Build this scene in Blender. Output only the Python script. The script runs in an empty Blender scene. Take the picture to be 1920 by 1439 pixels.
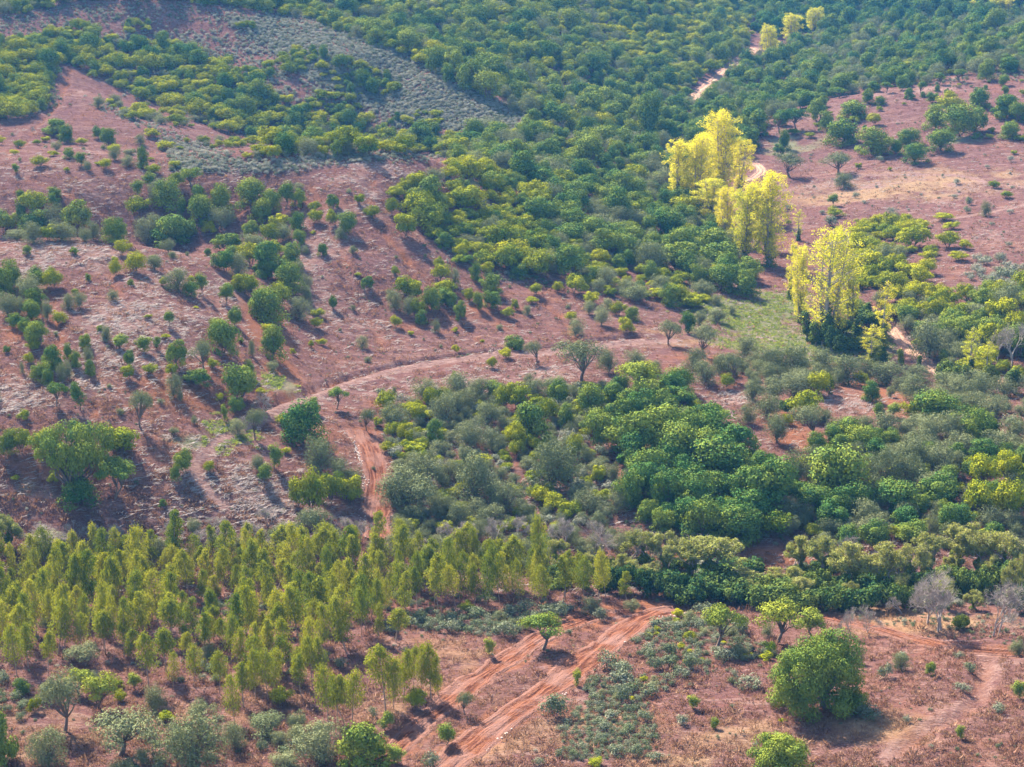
import bpy, math, random
import numpy as np

R = math.radians
scene = bpy.context.scene
COL = scene.collection

# ------------------------------------------------------------------ camera, sky, sun, exposure
CAM_H, PITCH, LENS = 120.0, 16.0, 70.0
IMG_W, IMG_H = 1920.0, 1439.0
FPX = IMG_W * LENS / 36.0
cam_d = bpy.data.cameras.new('camera')
cam = bpy.data.objects.new('camera', cam_d)
COL.objects.link(cam)
cam_d.lens = LENS
cam_d.sensor_width = 36.0
cam_d.sensor_fit = 'HORIZONTAL'
cam_d.clip_start = 1.0
cam_d.clip_end = 6000.0
cam.location = (0, 0, CAM_H)
cam.rotation_euler = (R(90 - PITCH), 0, 0)
scene.camera = cam

SUN_EL, SUN_AZ = 41.0, -29.0          # azimuth measured from +Y towards +X: the sun stands behind the hills, a little to the left
world = bpy.data.worlds.new('World')
scene.world = world
world.use_nodes = True
wn = world.node_tree.nodes
sky = wn.new('ShaderNodeTexSky')
sky.sky_type = 'NISHITA'
sky.sun_disc = False
sky.sun_elevation = R(SUN_EL)
sky.sun_rotation = R(SUN_AZ)
sky.altitude = 200
bg = wn['Background']
bg.inputs['Strength'].default_value = 0.08
world.node_tree.links.new(sky.outputs[0], bg.inputs[0])

sun_d = bpy.data.lights.new('sun', 'SUN')
sun_d.energy = 5.0
sun_d.angle = R(0.6)
sun_d.color = (1.0, 0.91, 0.76)
sun = bpy.data.objects.new('sun', sun_d)
COL.objects.link(sun)
sun.rotation_euler = (R(-(90 - SUN_EL)), 0, R(-SUN_AZ))
sun.location = (-80, 300, 400)

scene.view_settings.view_transform = 'Standard'
scene.view_settings.look = 'None'
scene.view_settings.exposure = 2.65
scene.view_settings.gamma = 1.0
scene.view_settings.use_curve_mapping = False
scene.cycles.max_bounces = 6
scene.cycles.diffuse_bounces = 3
scene.cycles.transmission_bounces = 4
scene.cycles.transparent_max_bounces = 6
scene.cycles.volume_bounces = 0
scene.cycles.caustics_reflective = False
scene.cycles.caustics_refractive = False
scene.cycles.use_denoising = True
scene.render.use_persistent_data = False

# ------------------------------------------------------------------ noise and the lie of the land
_rng = np.random.default_rng(7)
_lat = _rng.random((256, 256))


def vnoise(x, y):
    xi = np.floor(x).astype(int); yi = np.floor(y).astype(int)
    fx = x - xi; fy = y - yi
    fx = fx * fx * fx * (fx * (fx * 6 - 15) + 10); fy = fy * fy * fy * (fy * (fy * 6 - 15) + 10)
    a = _lat[xi & 255, yi & 255]; b = _lat[(xi + 1) & 255, yi & 255]
    c = _lat[xi & 255, (yi + 1) & 255]; d = _lat[(xi + 1) & 255, (yi + 1) & 255]
    return (a + (b - a) * fx) * (1 - fy) + (c + (d - c) * fx) * fy - 0.5


def fbm(x, y, n=3):
    s = 0.0; a = 1.0
    for k in range(n):
        s = s + a * vnoise(x * 2 ** k + 17.3 * k, y * 2 ** k - 9.1 * k); a *= 0.5
    return s


cp, sp = math.cos(R(PITCH)), math.sin(R(PITCH))


def ray_dirs(u, v):
    """direction of sight through photo point (u, v), scaled so that its y part is 1"""
    u = np.asarray(u, float); v = np.asarray(v, float)
    a = (u - IMG_W / 2) / FPX; b = (IMG_H / 2 - v) / FPX
    dy = cp + b * sp; dz = -sp + b * cp
    return a / dy, dz / dy


def at_height(u, v, z):
    kx, kz = ray_dirs(u, v)
    y = (z - CAM_H) / kz
    return kx * y, y


def project(x, y, z):
    dx = np.asarray(x, float); dy = np.asarray(y, float); dz = np.asarray(z, float) - CAM_H
    f = dy * cp - dz * sp; up = dy * sp + dz * cp
    return IMG_W / 2 + FPX * dx / f, IMG_H / 2 - FPX * up / f, f


# known heights of the ground at landmarks (photo point, metres above the stream)
KNOWN = [
 # near field and stream
 (0, 1439, 1), (480, 1439, 0.5), (960, 1439, 1), (1440, 1439, 2), (1920, 1439, 3),
 (0, 1300, 0), (480, 1300, -.5), (960, 1300, -.5), (1440, 1300, .8), (1920, 1300, 1.5),
 (0, 1180, -2), (480, 1180, -2), (960, 1180, -2), (1440, 1200, -1), (1920, 1220, -.5),
 (0, 1070, -4), (480, 1070, -4.5), (960, 1070, -5), (1440, 1090, -5.5), (1920, 1110, -5.5),
 (1200, 1150, -3), (1920, 1170, -2.5),
 (0, 1010, -1.5), (300, 1010, -1.5), (600, 1010, -2.5), (960, 1020, -3.5), (1440, 1030, -4.5), (1920, 1040, -4.5),
 # left hillside up to the pale spur
 (0, 900, 5.3), (300, 900, 4.8), (550, 900, 2.2), (0, 800, 10.6), (250, 800, 10.0), (480, 800, 5.6),
 (0, 700, 15.2), (250, 700, 15.0), (430, 700, 11.4), (540, 690, 6.6), (0, 600, 19.8), (200, 600, 19.8), (380, 600, 16.6), (520, 600, 9.6),
 (0, 500, 23.8), (150, 500, 24.0), (300, 500, 22.0), (420, 500, 17.2), (0, 457, 25), (150, 452, 25.4), (240, 462, 24.0),
 # gully between the spurs and the second spur
 (500, 530, 12.2), (470, 450, 15.2), (400, 430, 16.5), (200, 438, 15.3), (0, 440, 15.0), (330, 430, 16.0),
 (100, 380, 22.2), (300, 370, 23.0), (450, 380, 21.5), (560, 400, 20.0), (560, 500, 12.4), (600, 600, 7.0),
 (0, 315, 27.5), (150, 318, 27.5), (330, 322, 27.6), (500, 318, 28.4), (640, 310, 29.0), (760, 306, 28.8), (830, 306, 27),
 (640, 350, 25.8), (640, 400, 21.4), (650, 500, 13.2), (650, 590, 6.6), (740, 400, 19.8), (800, 500, 11.4), (800, 590, 5.6),
 (700, 660, 3.4), (600, 705, 3.8), (900, 640, 2.6), (1000, 590, 4.2), (1000, 500, 8),
 # saddle and the big hill
 (100, 262, 24.4), (100, 200, 28), (130, 122, 34), (100, 62, 41.5), (100, 30, 46.5), (200, 14, 48.2), (300, 17, 47.5), (0, 46, 45),
 (420, 32, 45), (545, 44, 42), (690, 100, 35), (800, 150, 28.5), (900, 200, 22), (1060, 252, 16),
 (150, 188, 29.4), (300, 246, 24.8), (440, 300, 17.4), (300, 296, 21.2), (200, 240, 25.8),
 (320, 200, 21.5), (320, 130, 30), (320, 70, 38), (500, 260, 14.5), (500, 180, 24), (500, 100, 34), (600, 282, 11.5), (700, 230, 15), (700, 170, 23.5),
 (800, 262, 12), (640, 150, 27),
 # wooded slope down to the poplars
 (850, 330, 22), (900, 400, 15), (1000, 400, 12.2), (1000, 340, 15), (1000, 285, 13.4), (1100, 450, 7), (1100, 350, 9),
 (1200, 300, 5), (1200, 400, 4.5), (1200, 500, 3.5), (1300, 450, 1), (1150, 560, 3.8), (1100, 262, 9.5), (1200, 250, 6.5),
 # valley of the poplars and the field on the right
 (1250, 620, 1.5), (1400, 600, -2), (1400, 520, -2), (1420, 470, -2.6), (1380, 385, -1.2), (1330, 330, 0), (1540, 650, -4), (1700, 705, -4.4), (1880, 740, -4.2),
 (1600, 330, 2.6), (1850, 280, 8), (1850, 335, 5), (1850, 400, 4), (1850, 500, 3), (1700, 450, 1.8), (1600, 400, .8), (1700, 560, 0), (1850, 600, 0.5), (1500, 470, -1),
 (1480, 300, 2), (1600, 250, 7), (1750, 220, 10.5), (1900, 200, 14),
 (1380, 240, 4.5), (1600, 184, 11.6), (1780, 151, 16), (1920, 112, 21.5),
 # spur nose below the old track, and the wooded bank under it
 (620, 740, 4.2), (900, 670, 3.4), (900, 720, 3.6), (1100, 660, 2.9), (1250, 680, 2.2), (1100, 740, 2.6), (640, 820, 3.2), (900, 800, 1.2), (900, 900, -1.0), (650, 960, -1.5),
 (1400, 680, 0), (1500, 725, .8), (1300, 760, 1.6), (1600, 800, 0), (1700, 900, -1.2), (1300, 880, -.6), (1500, 960, -2.4), (1850, 820, .2), (1850, 930, -1.5), (1200, 980, -3),
 # behind the hills
 (700, 62, 34), (700, 30, 38.5), (700, 0, 43), (900, 120, 26), (900, 60, 32), (900, 0, 37), (1060, 200, 13), (1060, 120, 22), (1060, 50, 29), (1100, 0, 35),
 (1200, 205, 6), (1200, 150, 11), (1200, 100, 16.5), (1200, 50, 23), (1220, 0, 31), (1330, 150, 6.5), (1330, 60, 15), (1340, 0, 22),
 (1440, 112, 7.5), (1440, 180, 4.6), (1520, 68, 9), (1500, 0, 18),
 (1700, 122, 12), (1700, 72, 13.4), (1850, 90, 17), (1700, 50, 15.2), (1880, 50, 17.5), (1700, 38, 10.5), (1880, 38, 12), (1700, 0, 18), (1880, 0, 21),
 (0, 22, 36), (0, 0, 38), (300, 0, 40), (500, 10, 37),
]
KNOWN_W = [(-230, 150, 3), (0, 140, 3), (230, 150, 5), (-330, 330, 2), (330, 330, -3), (-360, 520, 22), (360, 520, 4), (-360, 780, 45), (360, 800, 22),
           (-360, 1050, 45), (0, 1150, 62), (200, 1250, 50), (400, 1150, 40), (-350, 1320, 70), (0, 1320, 80), (400, 1320, 70)]
kx, ky, kz = [], [], []
for (u, v, z) in KNOWN:
    x, y = at_height(u, v, z)
    kx.append(float(x)); ky.append(float(y)); kz.append(z)
for (x, y, z) in KNOWN_W:
    kx.append(x); ky.append(y); kz.append(z)
kp = np.array([kx, ky]).T / 100.0
kz = np.array(kz, float)


def _tps(a, b):
    r2 = ((a[:, None, :] - b[None, :, :]) ** 2).sum(-1)
    return r2 * np.log(r2 + 1e-9) * 0.5


n = len(kp)
A = np.zeros((n + 3, n + 3))
A[:n, :n] = _tps(kp, kp) + np.eye(n) * 0.004
A[:n, n] = 1; A[:n, n + 1:] = kp
A[n, :n] = 1; A[n + 1:, :n] = kp.T
w_tps = np.linalg.solve(A, np.concatenate([kz, np.zeros(3)]))
GX0, GY0, GS, GNX, GNY = -420.0, 110.0, 4.0, 212, 312
gx = GX0 + GS * np.arange(GNX); gy = GY0 + GS * np.arange(GNY)
XX, YY = np.meshgrid(gx, gy, indexing='ij')
pts = np.stack([XX.ravel(), YY.ravel()], 1) / 100.0
HG = (_tps(pts, kp) @ w_tps[:n] + w_tps[n] + pts @ w_tps[n + 1:]).reshape(GNX, GNY)


def _cr(t):
    return (-.5 * t ** 3 + t ** 2 - .5 * t, 1.5 * t ** 3 - 2.5 * t ** 2 + 1, -1.5 * t ** 3 + 2 * t ** 2 + .5 * t, .5 * t ** 3 - .5 * t ** 2)


def ground(x, y):
    """height of the ground without the finest relief"""
    x = np.asarray(x, float); y = np.asarray(y, float)
    fx = np.clip((x - GX0) / GS, 1, GNX - 3.001); fy = np.clip((y - GY0) / GS, 1, GNY - 3.001)
    ix = fx.astype(int); iy = fy.astype(int)
    wx = _cr(fx - ix); wy = _cr(fy - iy)
    z = 0.0
    for i in range(4):
        for j in range(4):
            z = z + HG[ix + i - 1, iy + j - 1] * wx[i] * wy[j]
    return z + 1.1 * fbm(x / 34, y / 34, 2) + 0.32 * fbm(x / 7, y / 7, 3)


def fine_relief(x, y):
    return 0.22 * fbm(x / 2.6, y / 2.6, 2)


HD = None


def make_quick():
    """heights on a 1.5 m grid, for finding sight-line hits fast"""
    global HD
    gx_ = np.arange(-400, 400.1, 1.5); gy_ = np.arange(180, 1300.1, 1.5)
    a, b = np.meshgrid(gx_, gy_, indexing='ij')
    HD = ground(a, b)


def quick(x, y):
    fx = np.clip((x + 400) / 1.5, 0, HD.shape[0] - 1.001); fy = np.clip((y - 180) / 1.5, 0, HD.shape[1] - 1.001)
    ix = fx.astype(int); iy = fy.astype(int); fx = fx - ix; fy = fy - iy
    return (HD[ix, iy] * (1 - fx) + HD[ix + 1, iy] * fx) * (1 - fy) + (HD[ix, iy + 1] * (1 - fx) + HD[ix + 1, iy + 1] * fx) * fy


def hit(u, v):
    """first point of the ground on the line of sight through a photo point"""
    u = np.atleast_1d(np.asarray(u, float)); v = np.atleast_1d(np.asarray(v, float))
    kx_, kz_ = ray_dirs(u, v)
    y = np.full(u.shape, 190.0); done = np.zeros(u.shape, bool)
    step = 2.0
    while True:
        act = ~done & (y < 1280)
        if not act.any():
            break
        ya = y[act]
        below = CAM_H + kz_[act] * ya < quick(kx_[act] * ya, ya)
        idx = np.where(act)[0]
        done[idx[below]] = True
        y[idx[~below]] += step
    lo = y - step; hi = y.copy()
    for _ in range(9):
        m = (lo + hi) / 2
        b = CAM_H + kz_ * m < quick(kx_ * m, m)
        hi = np.where(b, m, hi); lo = np.where(b, lo, m)
    x = kx_ * hi
    return x, hi, ground(x, hi), done


make_quick()

# ------------------------------------------------------------------ materials
def new_mat(name):
    m = bpy.data.materials.new(name); m.use_nodes = True
    nt = m.node_tree
    for nd in list(nt.nodes):
        nt.nodes.remove(nd)
    return m, nt, nt.nodes.new


def mixrgb(nt, fac, a, b, mode='MIX'):
    nd = nt.nodes.new('ShaderNodeMix'); nd.data_type = 'RGBA'; nd.blend_type = mode
    for sock, val in ((nd.inputs['Factor'], fac), (nd.inputs[6], a), (nd.inputs[7], b)):
        if isinstance(val, (int, float)):
            sock.default_value = val
        elif isinstance(val, tuple):
            sock.default_value = (*val[:3], 1.0)
        else:
            nt.links.new(val, sock)
    return nd.outputs[2]


def math_node(nt, op, a, b=0.0, clamp=False):
    nd = nt.nodes.new('ShaderNodeMath'); nd.operation = op; nd.use_clamp = clamp
    for k, val in ((0, a), (1, b)):
        if isinstance(val, (int, float)):
            nd.inputs[k].default_value = val
        else:
            nt.links.new(val, nd.inputs[k])
    return nd.outputs[0]


def leaf_mat(name, c0, c1, trans=0.09, spread=0.66, warm=(1.25, 1.15, 0.55)):
    """leaves: colour goes from c0 to c1 by the plant's own hue and by leaf, light comes through from behind"""
    m, nt, N = new_mat(name)
    ah = N('ShaderNodeAttribute'); ah.attribute_type = 'INSTANCER'; ah.attribute_name = 'hue'
    av = N('ShaderNodeAttribute'); av.attribute_name = 'var'
    f = math_node(nt, 'ADD', ah.outputs['Fac'], math_node(nt, 'MULTIPLY', math_node(nt, 'SUBTRACT', av.outputs['Fac'], 0.5), spread), True)
    col = mixrgb(nt, f, c0, c1)
    d = N('ShaderNodeBsdfDiffuse'); nt.links.new(col, d.inputs[0])
    t = N('ShaderNodeBsdfTranslucent')
    tc = mixrgb(nt, 1.0, col, warm, 'MULTIPLY'); nt.links.new(tc, t.inputs[0])
    mx = N('ShaderNodeMixShader'); mx.inputs[0].default_value = trans
    nt.links.new(d.outputs[0], mx.inputs[1]); nt.links.new(t.outputs[0], mx.inputs[2])
    o = N('ShaderNodeOutputMaterial'); nt.links.new(mx.outputs[0], o.inputs[0])
    return m


def bark_mat(name, c0, c1):
    m, nt, N = new_mat(name)
    n = N('ShaderNodeTexNoise'); n.inputs['Scale'].default_value = 6.0; n.inputs['Detail'].default_value = 4.0
    tc = N('ShaderNodeTexCoord'); nt.links.new(tc.outputs['Object'], n.inputs['Vector'])
    d = N('ShaderNodeBsdfDiffuse'); nt.links.new(mixrgb(nt, n.outputs['Fac'], c0, c1), d.inputs[0])
    o = N('ShaderNodeOutputMaterial'); nt.links.new(d.outputs[0], o.inputs[0])
    return m


M_OAK = leaf_mat('oak_leaves', (.042, .098, .026), (.245, .255, .030))
M_SHRUB = leaf_mat('evergreen_shrub_leaves', (.045, .098, .014), (.285, .270, .010))
M_OLIVE = leaf_mat('olive_leaves', (.102, .120, .056), (.210, .215, .105), trans=.12, warm=(1.1, 1.08, .75))
M_EUC = leaf_mat('eucalyptus_leaves', (.075, .112, .012), (.245, .240, .024), trans=.28)
M_POP = leaf_mat('poplar_autumn_leaves', (.33, .35, .026), (.58, .50, .040), trans=.40, warm=(1.1, 1.0, .6))
M_IVY = leaf_mat('ivy_leaves', (.026, .062, .022), (.150, .170, .026), trans=.14)
M_ROCK = leaf_mat('rockrose_leaves', (.085, .110, .052), (.290, .275, .225), trans=.15, warm=(1.05, 1.02, .8))
M_DRY = leaf_mat('dry_growth', (.150, .074, .056), (.300, .190, .118), trans=.25, warm=(1.0, .95, .8))
M_SEDGE = leaf_mat('green_undergrowth', (.090, .130, .040), (.190, .215, .060), trans=.4)
M_BARK = bark_mat('brown_bark', (.07, .05, .04), (.16, .12, .10))
M_PALEBARK = bark_mat('pale_bark', (.15, .125, .105), (.27, .24, .21))
M_EUCBARK = bark_mat('eucalyptus_bark', (.15, .10, .075), (.33, .25, .20))
M_TWIG = bark_mat('bare_twigs', (.19, .155, .135), (.31, .26, .235))
M_STONE = bark_mat('pale_stone', (.27, .21, .175), (.46, .39, .34))
M_RIVER = leaf_mat('streamside_leaves', (.095, .125, .030), (.235, .230, .060), trans=.22)


# ------------------------------------------------------------------ plant shapes
class Geo:
    """collects faces of one mesh"""
    def __init__(self):
        self.nodes = []; self.v = []; self.q = []; self.var = []; self.mi = []; self.n = 0

    def add(self, verts, faces, var, mi=0):
        verts = np.asarray(verts, np.float32).reshape(-1, 3); faces = np.asarray(faces, np.int32).reshape(-1, 4)
        self.v.append(verts); self.q.append(faces + self.n); self.n += len(verts)
        self.var.append(np.broadcast_to(np.asarray(var, np.float32), (len(faces),)))
        self.mi.append(np.full(len(faces), mi, np.int32))

    def tube(self, p, r, sides=5, mi=0):
        p = np.asarray(p, float); k = len(p); r = np.broadcast_to(np.asarray(r, float), (k,))
        t = np.gradient(p, axis=0); t /= np.linalg.norm(t, axis=1)[:, None] + 1e-9
        ref = np.where(np.abs(t[:, 2:3]) > .8, [[1., .13, 0]], [[0, 0, 1.]])
        a = np.cross(t, ref); a /= np.linalg.norm(a, axis=1)[:, None] + 1e-9
        b = np.cross(t, a)
        th = np.arange(sides) * 2 * math.pi / sides
        ring = p[:, None, :] + r[:, None, None] * (a[:, None, :] * np.cos(th)[None, :, None] + b[:, None, :] * np.sin(th)[None, :, None])
        i = np.arange((k - 1) * sides); s = i % sides; row = i // sides
        j = row * sides + (s + 1) % sides; i = row * sides + s
        self.add(ring.reshape(-1, 3), np.stack([i, j, j + sides, i + sides], 1), .5, mi)

    def leaves(self, c, nrm, size, aspect, var, rng, mi=0, along=None):
        k = len(c)
        if along is None:
            t = np.cross(nrm, rng.normal(size=(k, 3)))
        else:
            t = along + rng.normal(size=(k, 3)) * .35
        t /= np.linalg.norm(t, axis=1)[:, None] + 1e-9
        b = np.cross(nrm, t); b /= np.linalg.norm(b, axis=1)[:, None] + 1e-9
        s = (size * rng.uniform(.65, 1.35, k))[:, None]
        bow = nrm / (np.linalg.norm(nrm, axis=1)[:, None] + 1e-9) * s * .22
        v = np.stack([c - t * s, c + b * s * aspect + bow, c + t * s, c - b * s * aspect + bow], 1)
        self.add(v.reshape(-1, 3), np.arange(4 * k).reshape(-1, 4), var, mi)

    def lobe(self, c, rad, n, size, aspect, rng, mi=0, low=-.35, var=None, fill=.25):
        """a clump of leaves: mostly the outside of a small ellipsoid, some inside"""
        d = rng.normal(size=(int(n * 1.6) + 4, 3)); d /= np.linalg.norm(d, axis=1)[:, None]
        d = d[(d[:, 2] > low) | (rng.random(len(d)) < .3)][:n]
        k = len(d)
        rr = np.where(rng.random(k) < fill, rng.uniform(.2, .8, k), rng.uniform(.75, 1.12, k))
        p = np.asarray(c) + d * rr[:, None] * np.asarray(rad)
        nrm = d * 1.15 + rng.normal(size=(k, 3)) * .34 + np.array([0, 0, .22])
        vv = (rng.random() if var is None else var) * .6 + rng.random(k) * .4
        self.leaves(p, nrm, size, aspect, vv, rng, mi)

    def mesh(self, name, mats):
        me = bpy.data.meshes.new(name)
        v = np.concatenate(self.v); q = np.concatenate(self.q); var = np.concatenate(self.var); mi = np.concatenate(self.mi)
        me.vertices.add(len(v)); me.vertices.foreach_set('co', v.ravel())
        me.loops.add(q.size); me.loops.foreach_set('vertex_index', q.ravel())
        me.polygons.add(len(q)); me.polygons.foreach_set('loop_start', np.arange(0, q.size, 4, dtype=np.int32))
        at = me.attributes.new('var', 'FLOAT', 'FACE'); at.data.foreach_set('value', var.astype(np.float32))
        me.polygons.foreach_set('material_index', mi)
        for m in mats:
            me.materials.append(m)
        me.update(calc_edges=True)
        return me


def joined(name, a, mats_a, b, mats_b):
    g = Geo()
    for src, off in ((a, 0), (b, len(mats_a))):
        for v, q, var, mi in zip(src.v, src.q, src.var, src.mi):
            base = q.min() if len(q) else 0
            g.v.append(v); g.var.append(var); g.mi.append(mi + off)
            g.q.append(q - base + g.n); g.n += len(v)
    return g.mesh(name, mats_a + mats_b)


def curve_pts(a, b, rng, bend=.15, n=5, sag=0.0):
    a = np.asarray(a, float); b = np.asarray(b, float)
    t = np.linspace(0, 1, n)[:, None]
    L = np.linalg.norm(b - a)
    off = rng.normal(size=3) * bend * L
    return a + (b - a) * t + off * (t * (1 - t) * 2) + np.array([0, 0, sag * L]) * (t * (1 - t) * 2)


def broadleaf(seed, H, W, bole, nl, nleaf, size, lobe_r, shape='round', aspect=.62, squash=.8, trunk_r=.16, low=-.35, stems=1, lean=0.0, gap=0.0, skirt=0, uneven=.19):
    """trunk and crown of a spreading tree or shrub; bole = height of the clear trunk"""
    rng = np.random.default_rng(seed)
    T, C = Geo(), Geo()
    ch = H - bole
    cen = np.array([lean * H, 0, bole + ch * .48])
    ax = np.array([W / 2, W / 2 * rng.uniform(.85, 1.0), ch / 2])
    cs = []
    tries = 0
    bumps = rng.normal(size=(4, 3)); bph = rng.uniform(0, 6.28, 4)
    while len(cs) < nl and tries < 6000:
        tries += 1
        d = rng.normal(size=3); d /= np.linalg.norm(d)
        if shape == 'umbrella' and d[2] < -.1:
            continue
        if shape == 'dome' and d[2] < -.75:
            continue
        r = rng.uniform(.55, .9) if rng.random() > .2 else rng.uniform(.1, .5)
        p = d * r * np.clip(1 + uneven * np.sin(bumps @ d * 1.7 + bph).sum(), .60, 1.3)
        if shape == 'dome':
            p[2] = p[2] * .9 - .08
        if gap and math.sin(3.1 * math.atan2(p[1], p[0]) + seed) > 1 - gap and p[2] < .5:
            continue
        if any(np.linalg.norm((p - q) * [1, 1, 1.1]) < .9 * lobe_r / max(W / 2, .1) * (.8 if tries < 2500 else .45) for q in cs):
            continue
        cs.append(p)
    cs = [cen + p * (ax - lobe_r * .55) for p in cs]
    for s in range(skirt):
        a = s * 6.283 / skirt + rng.normal() * .15
        rr = W / 2 * rng.uniform(.55, .82)
        cs.append(np.array([math.cos(a) * rr, math.sin(a) * rr, H * rng.uniform(.06, .2)]))
    per = max(6, nleaf // max(1, len(cs)))
    forks = []
    base_r = trunk_r
    for s in range(stems):
        b0 = np.array([0, 0, -.25]) if stems == 1 else np.array([rng.normal() * .18 * W * .3, rng.normal() * .18 * W * .3, -.25])
        top = np.array([lean * H * .6 + rng.normal() * .06 * H, rng.normal() * .06 * H, max(bole, .12 * H) * rng.uniform(.9, 1.15)])
        p = curve_pts(b0, top, rng, .08, 5)
        T.tube(p, np.linspace(base_r * 1.25, base_r * .8, 5) / math.sqrt(stems), 6)
        forks.append(top)
    for c in cs:
        f = min(forks, key=lambda q: np.linalg.norm(q - c)) if stems > 1 else forks[0]
        if rng.random() < .75:
            mid = f + (c - f) * .5 + np.array([0, 0, .06 * H]) + rng.normal(size=3) * .05 * W
            p = np.concatenate([curve_pts(f, mid, rng, .08, 4), curve_pts(mid, c, rng, .1, 4)[1:]])
            T.tube(p, np.linspace(base_r * .55, base_r * .12, len(p)), 4)
        rl = lobe_r * rng.uniform(.75, 1.25)
        C.lobe(c, (rl, rl, rl * squash), int(per * rng.uniform(.8, 1.2)), size, aspect, rng, low=low)
    return T, C


def eucalyptus(seed, H=10.0, W=2.8, clear=.34, nl=26, nleaf=2200):
    rng = np.random.default_rng(seed)
    T, C = Geo(), Geo()
    sway = rng.normal(size=2) * .055 * H
    def axis(t):
        return np.array([sway[0] * t * t, sway[1] * math.sin(t * 2.2), H * t])
    T.tube([axis(t) - ([0, 0, .3] if t == 0 else [0, 0, 0]) for t in np.linspace(0, .97, 9)], np.linspace(.10, .018, 9), 5)
    per = nleaf // nl
    for i in range(nl):
        t = clear + (1 - clear) * (i + rng.random()) / nl
        s = (t - clear) / (1 - clear)
        prof = (.55 + .9 * s) * (1 - s) ** .62 * 1.25 + .05
        r = W / 2 * prof * rng.uniform(.35, 1.0)
        a = i * 2.4 + rng.normal() * .5
        q = axis(t)
        c = q + np.array([math.cos(a) * r, math.sin(a) * r, .25 * r])
        T.tube(curve_pts(axis(max(t - .07, clear * .9)), c, rng, .1, 4), np.linspace(.03, .008, 4), 3)
        rl = (.56 + .46 * (1 - s)) * rng.uniform(.75, 1.2) * W / 2.8
        k = int(per * rng.uniform(.7, 1.3) * (1.15 - .35 * s))
        d = rng.normal(size=(k, 3)); d /= np.linalg.norm(d, axis=1)[:, None]
        p = c + d * rng.uniform(.45, 1.15, k)[:, None] * np.array([rl, rl, rl * 1.35])
        along = np.tile([0, 0, -1.0], (k, 1)) + d * .6
        C.leaves(p, d + rng.normal(size=(k, 3)) * .6, .17, .36, rng.random() * .55 + rng.random(k) * .45, rng, along=along)
    k = 60
    d = rng.normal(size=(k, 3)) * [.13, .13, .5] * W / 2.8
    C.leaves(axis(.97) + d, d + rng.normal(size=(k, 3)), .18, .36, .5 + .5 * rng.random(k), rng)
    return T, C


def branching(g, p, d, L, r, depth, rng, tips, up=.35, spread=.55, mi=0, sides=4):
    n = 4
    q = [np.asarray(p, float)]; dd = np.asarray(d, float)
    for _ in range(n - 1):
        dd = dd + rng.normal(size=3) * .13 + np.array([0, 0, up * .12]); dd /= np.linalg.norm(dd)
        q.append(q[-1] + dd * L / (n - 1))
    g.tube(q, np.linspace(r, r * .62, n), sides if depth > 1 else 3, mi)
    if depth <= 3:
        g.nodes.append((q[2], dd))
    if depth == 0:
        tips.append((q[-1], dd)); return
    kids = 2 + (rng.random() < .65) + (depth <= 1)
    for _ in range(kids):
        s = rng.normal(size=3); s -= dd * s.dot(dd); s /= np.linalg.norm(s) + 1e-9
        e = dd + s * spread * rng.uniform(.6, 1.2) + np.array([0, 0, up * .3]); e /= np.linalg.norm(e)
        t0 = q[-1] if rng.random() < .6 else q[-2]
        branching(g, t0, e, L * rng.uniform(.62, .84), r * .6, depth - 1, rng, tips, up, spread, mi, sides)


def bare(seed, H=8.0, W=7.0, trunk=1.2, stems=1, depth=5, leafy=0, ivy=0):
    """leafless tree; leafy = number of thin leaf sprays left at the twig ends, ivy = leaves climbing the stem"""
    rng = np.random.default_rng(seed)
    T, C = Geo(), Geo()
    tips = []
    for s in range(stems):
        b = np.array([rng.normal() * .25, rng.normal() * .25, -.25]) * (1 if stems > 1 else [0, 0, 1])
        a = rng.uniform(0, 6.28)
        tilt = .25 if stems == 1 else .5
        d = np.array([math.cos(a) * tilt * rng.random(), math.sin(a) * tilt * rng.random(), 1.0]); d /= np.linalg.norm(d)
        branching(T, b, d, trunk + .25, .15 / math.sqrt(stems), depth, rng, tips, .3, .62)
    tp = np.array([t[0] for t in tips]); td = np.array([t[1] for t in tips])
    # fit to size
    ext = np.array([np.ptp(tp[:, 0]), np.ptp(tp[:, 1]), tp[:, 2].max()]) + 1e-6
    sc = np.array([W / ext[0], W / ext[1], H / ext[2]])
    T.v = [v * sc for v in T.v]
    tp = tp * sc
    nd = np.array([t[0] for t in T.nodes]) * sc
    for p, d in zip(tp, td):
        for _ in range(2):
            e = d + rng.normal(size=3) * .5; e /= np.linalg.norm(e)
            T.tube([p, p + e * rng.uniform(.35, .8)], [.014, .006], 3)
    if leafy:
        pool = np.concatenate([tp, nd])
        for i in rng.choice(len(pool), min(leafy, len(pool)), replace=False):
            C.lobe(pool[i], (.5, .5, .42), 13, .14, .55, rng)
    if ivy:
        k = ivy
        zz = rng.uniform(0, .62, k) ** 1.1 * H
        rad = (.35 + .75 * (1 - zz / H)) * (.7 + .5 * np.sin(zz * 2.3 + seed))
        a = rng.uniform(0, 6.28, k)
        p = np.stack([np.cos(a) * rad, np.sin(a) * rad, zz], 1)
        d = np.stack([np.cos(a), np.sin(a), .3 * np.ones(k)], 1)
        C.leaves(p, d + rng.normal(size=(k, 3)) * .5, .17, .7, rng.random(k), rng, mi=1)
    return T, C


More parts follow.
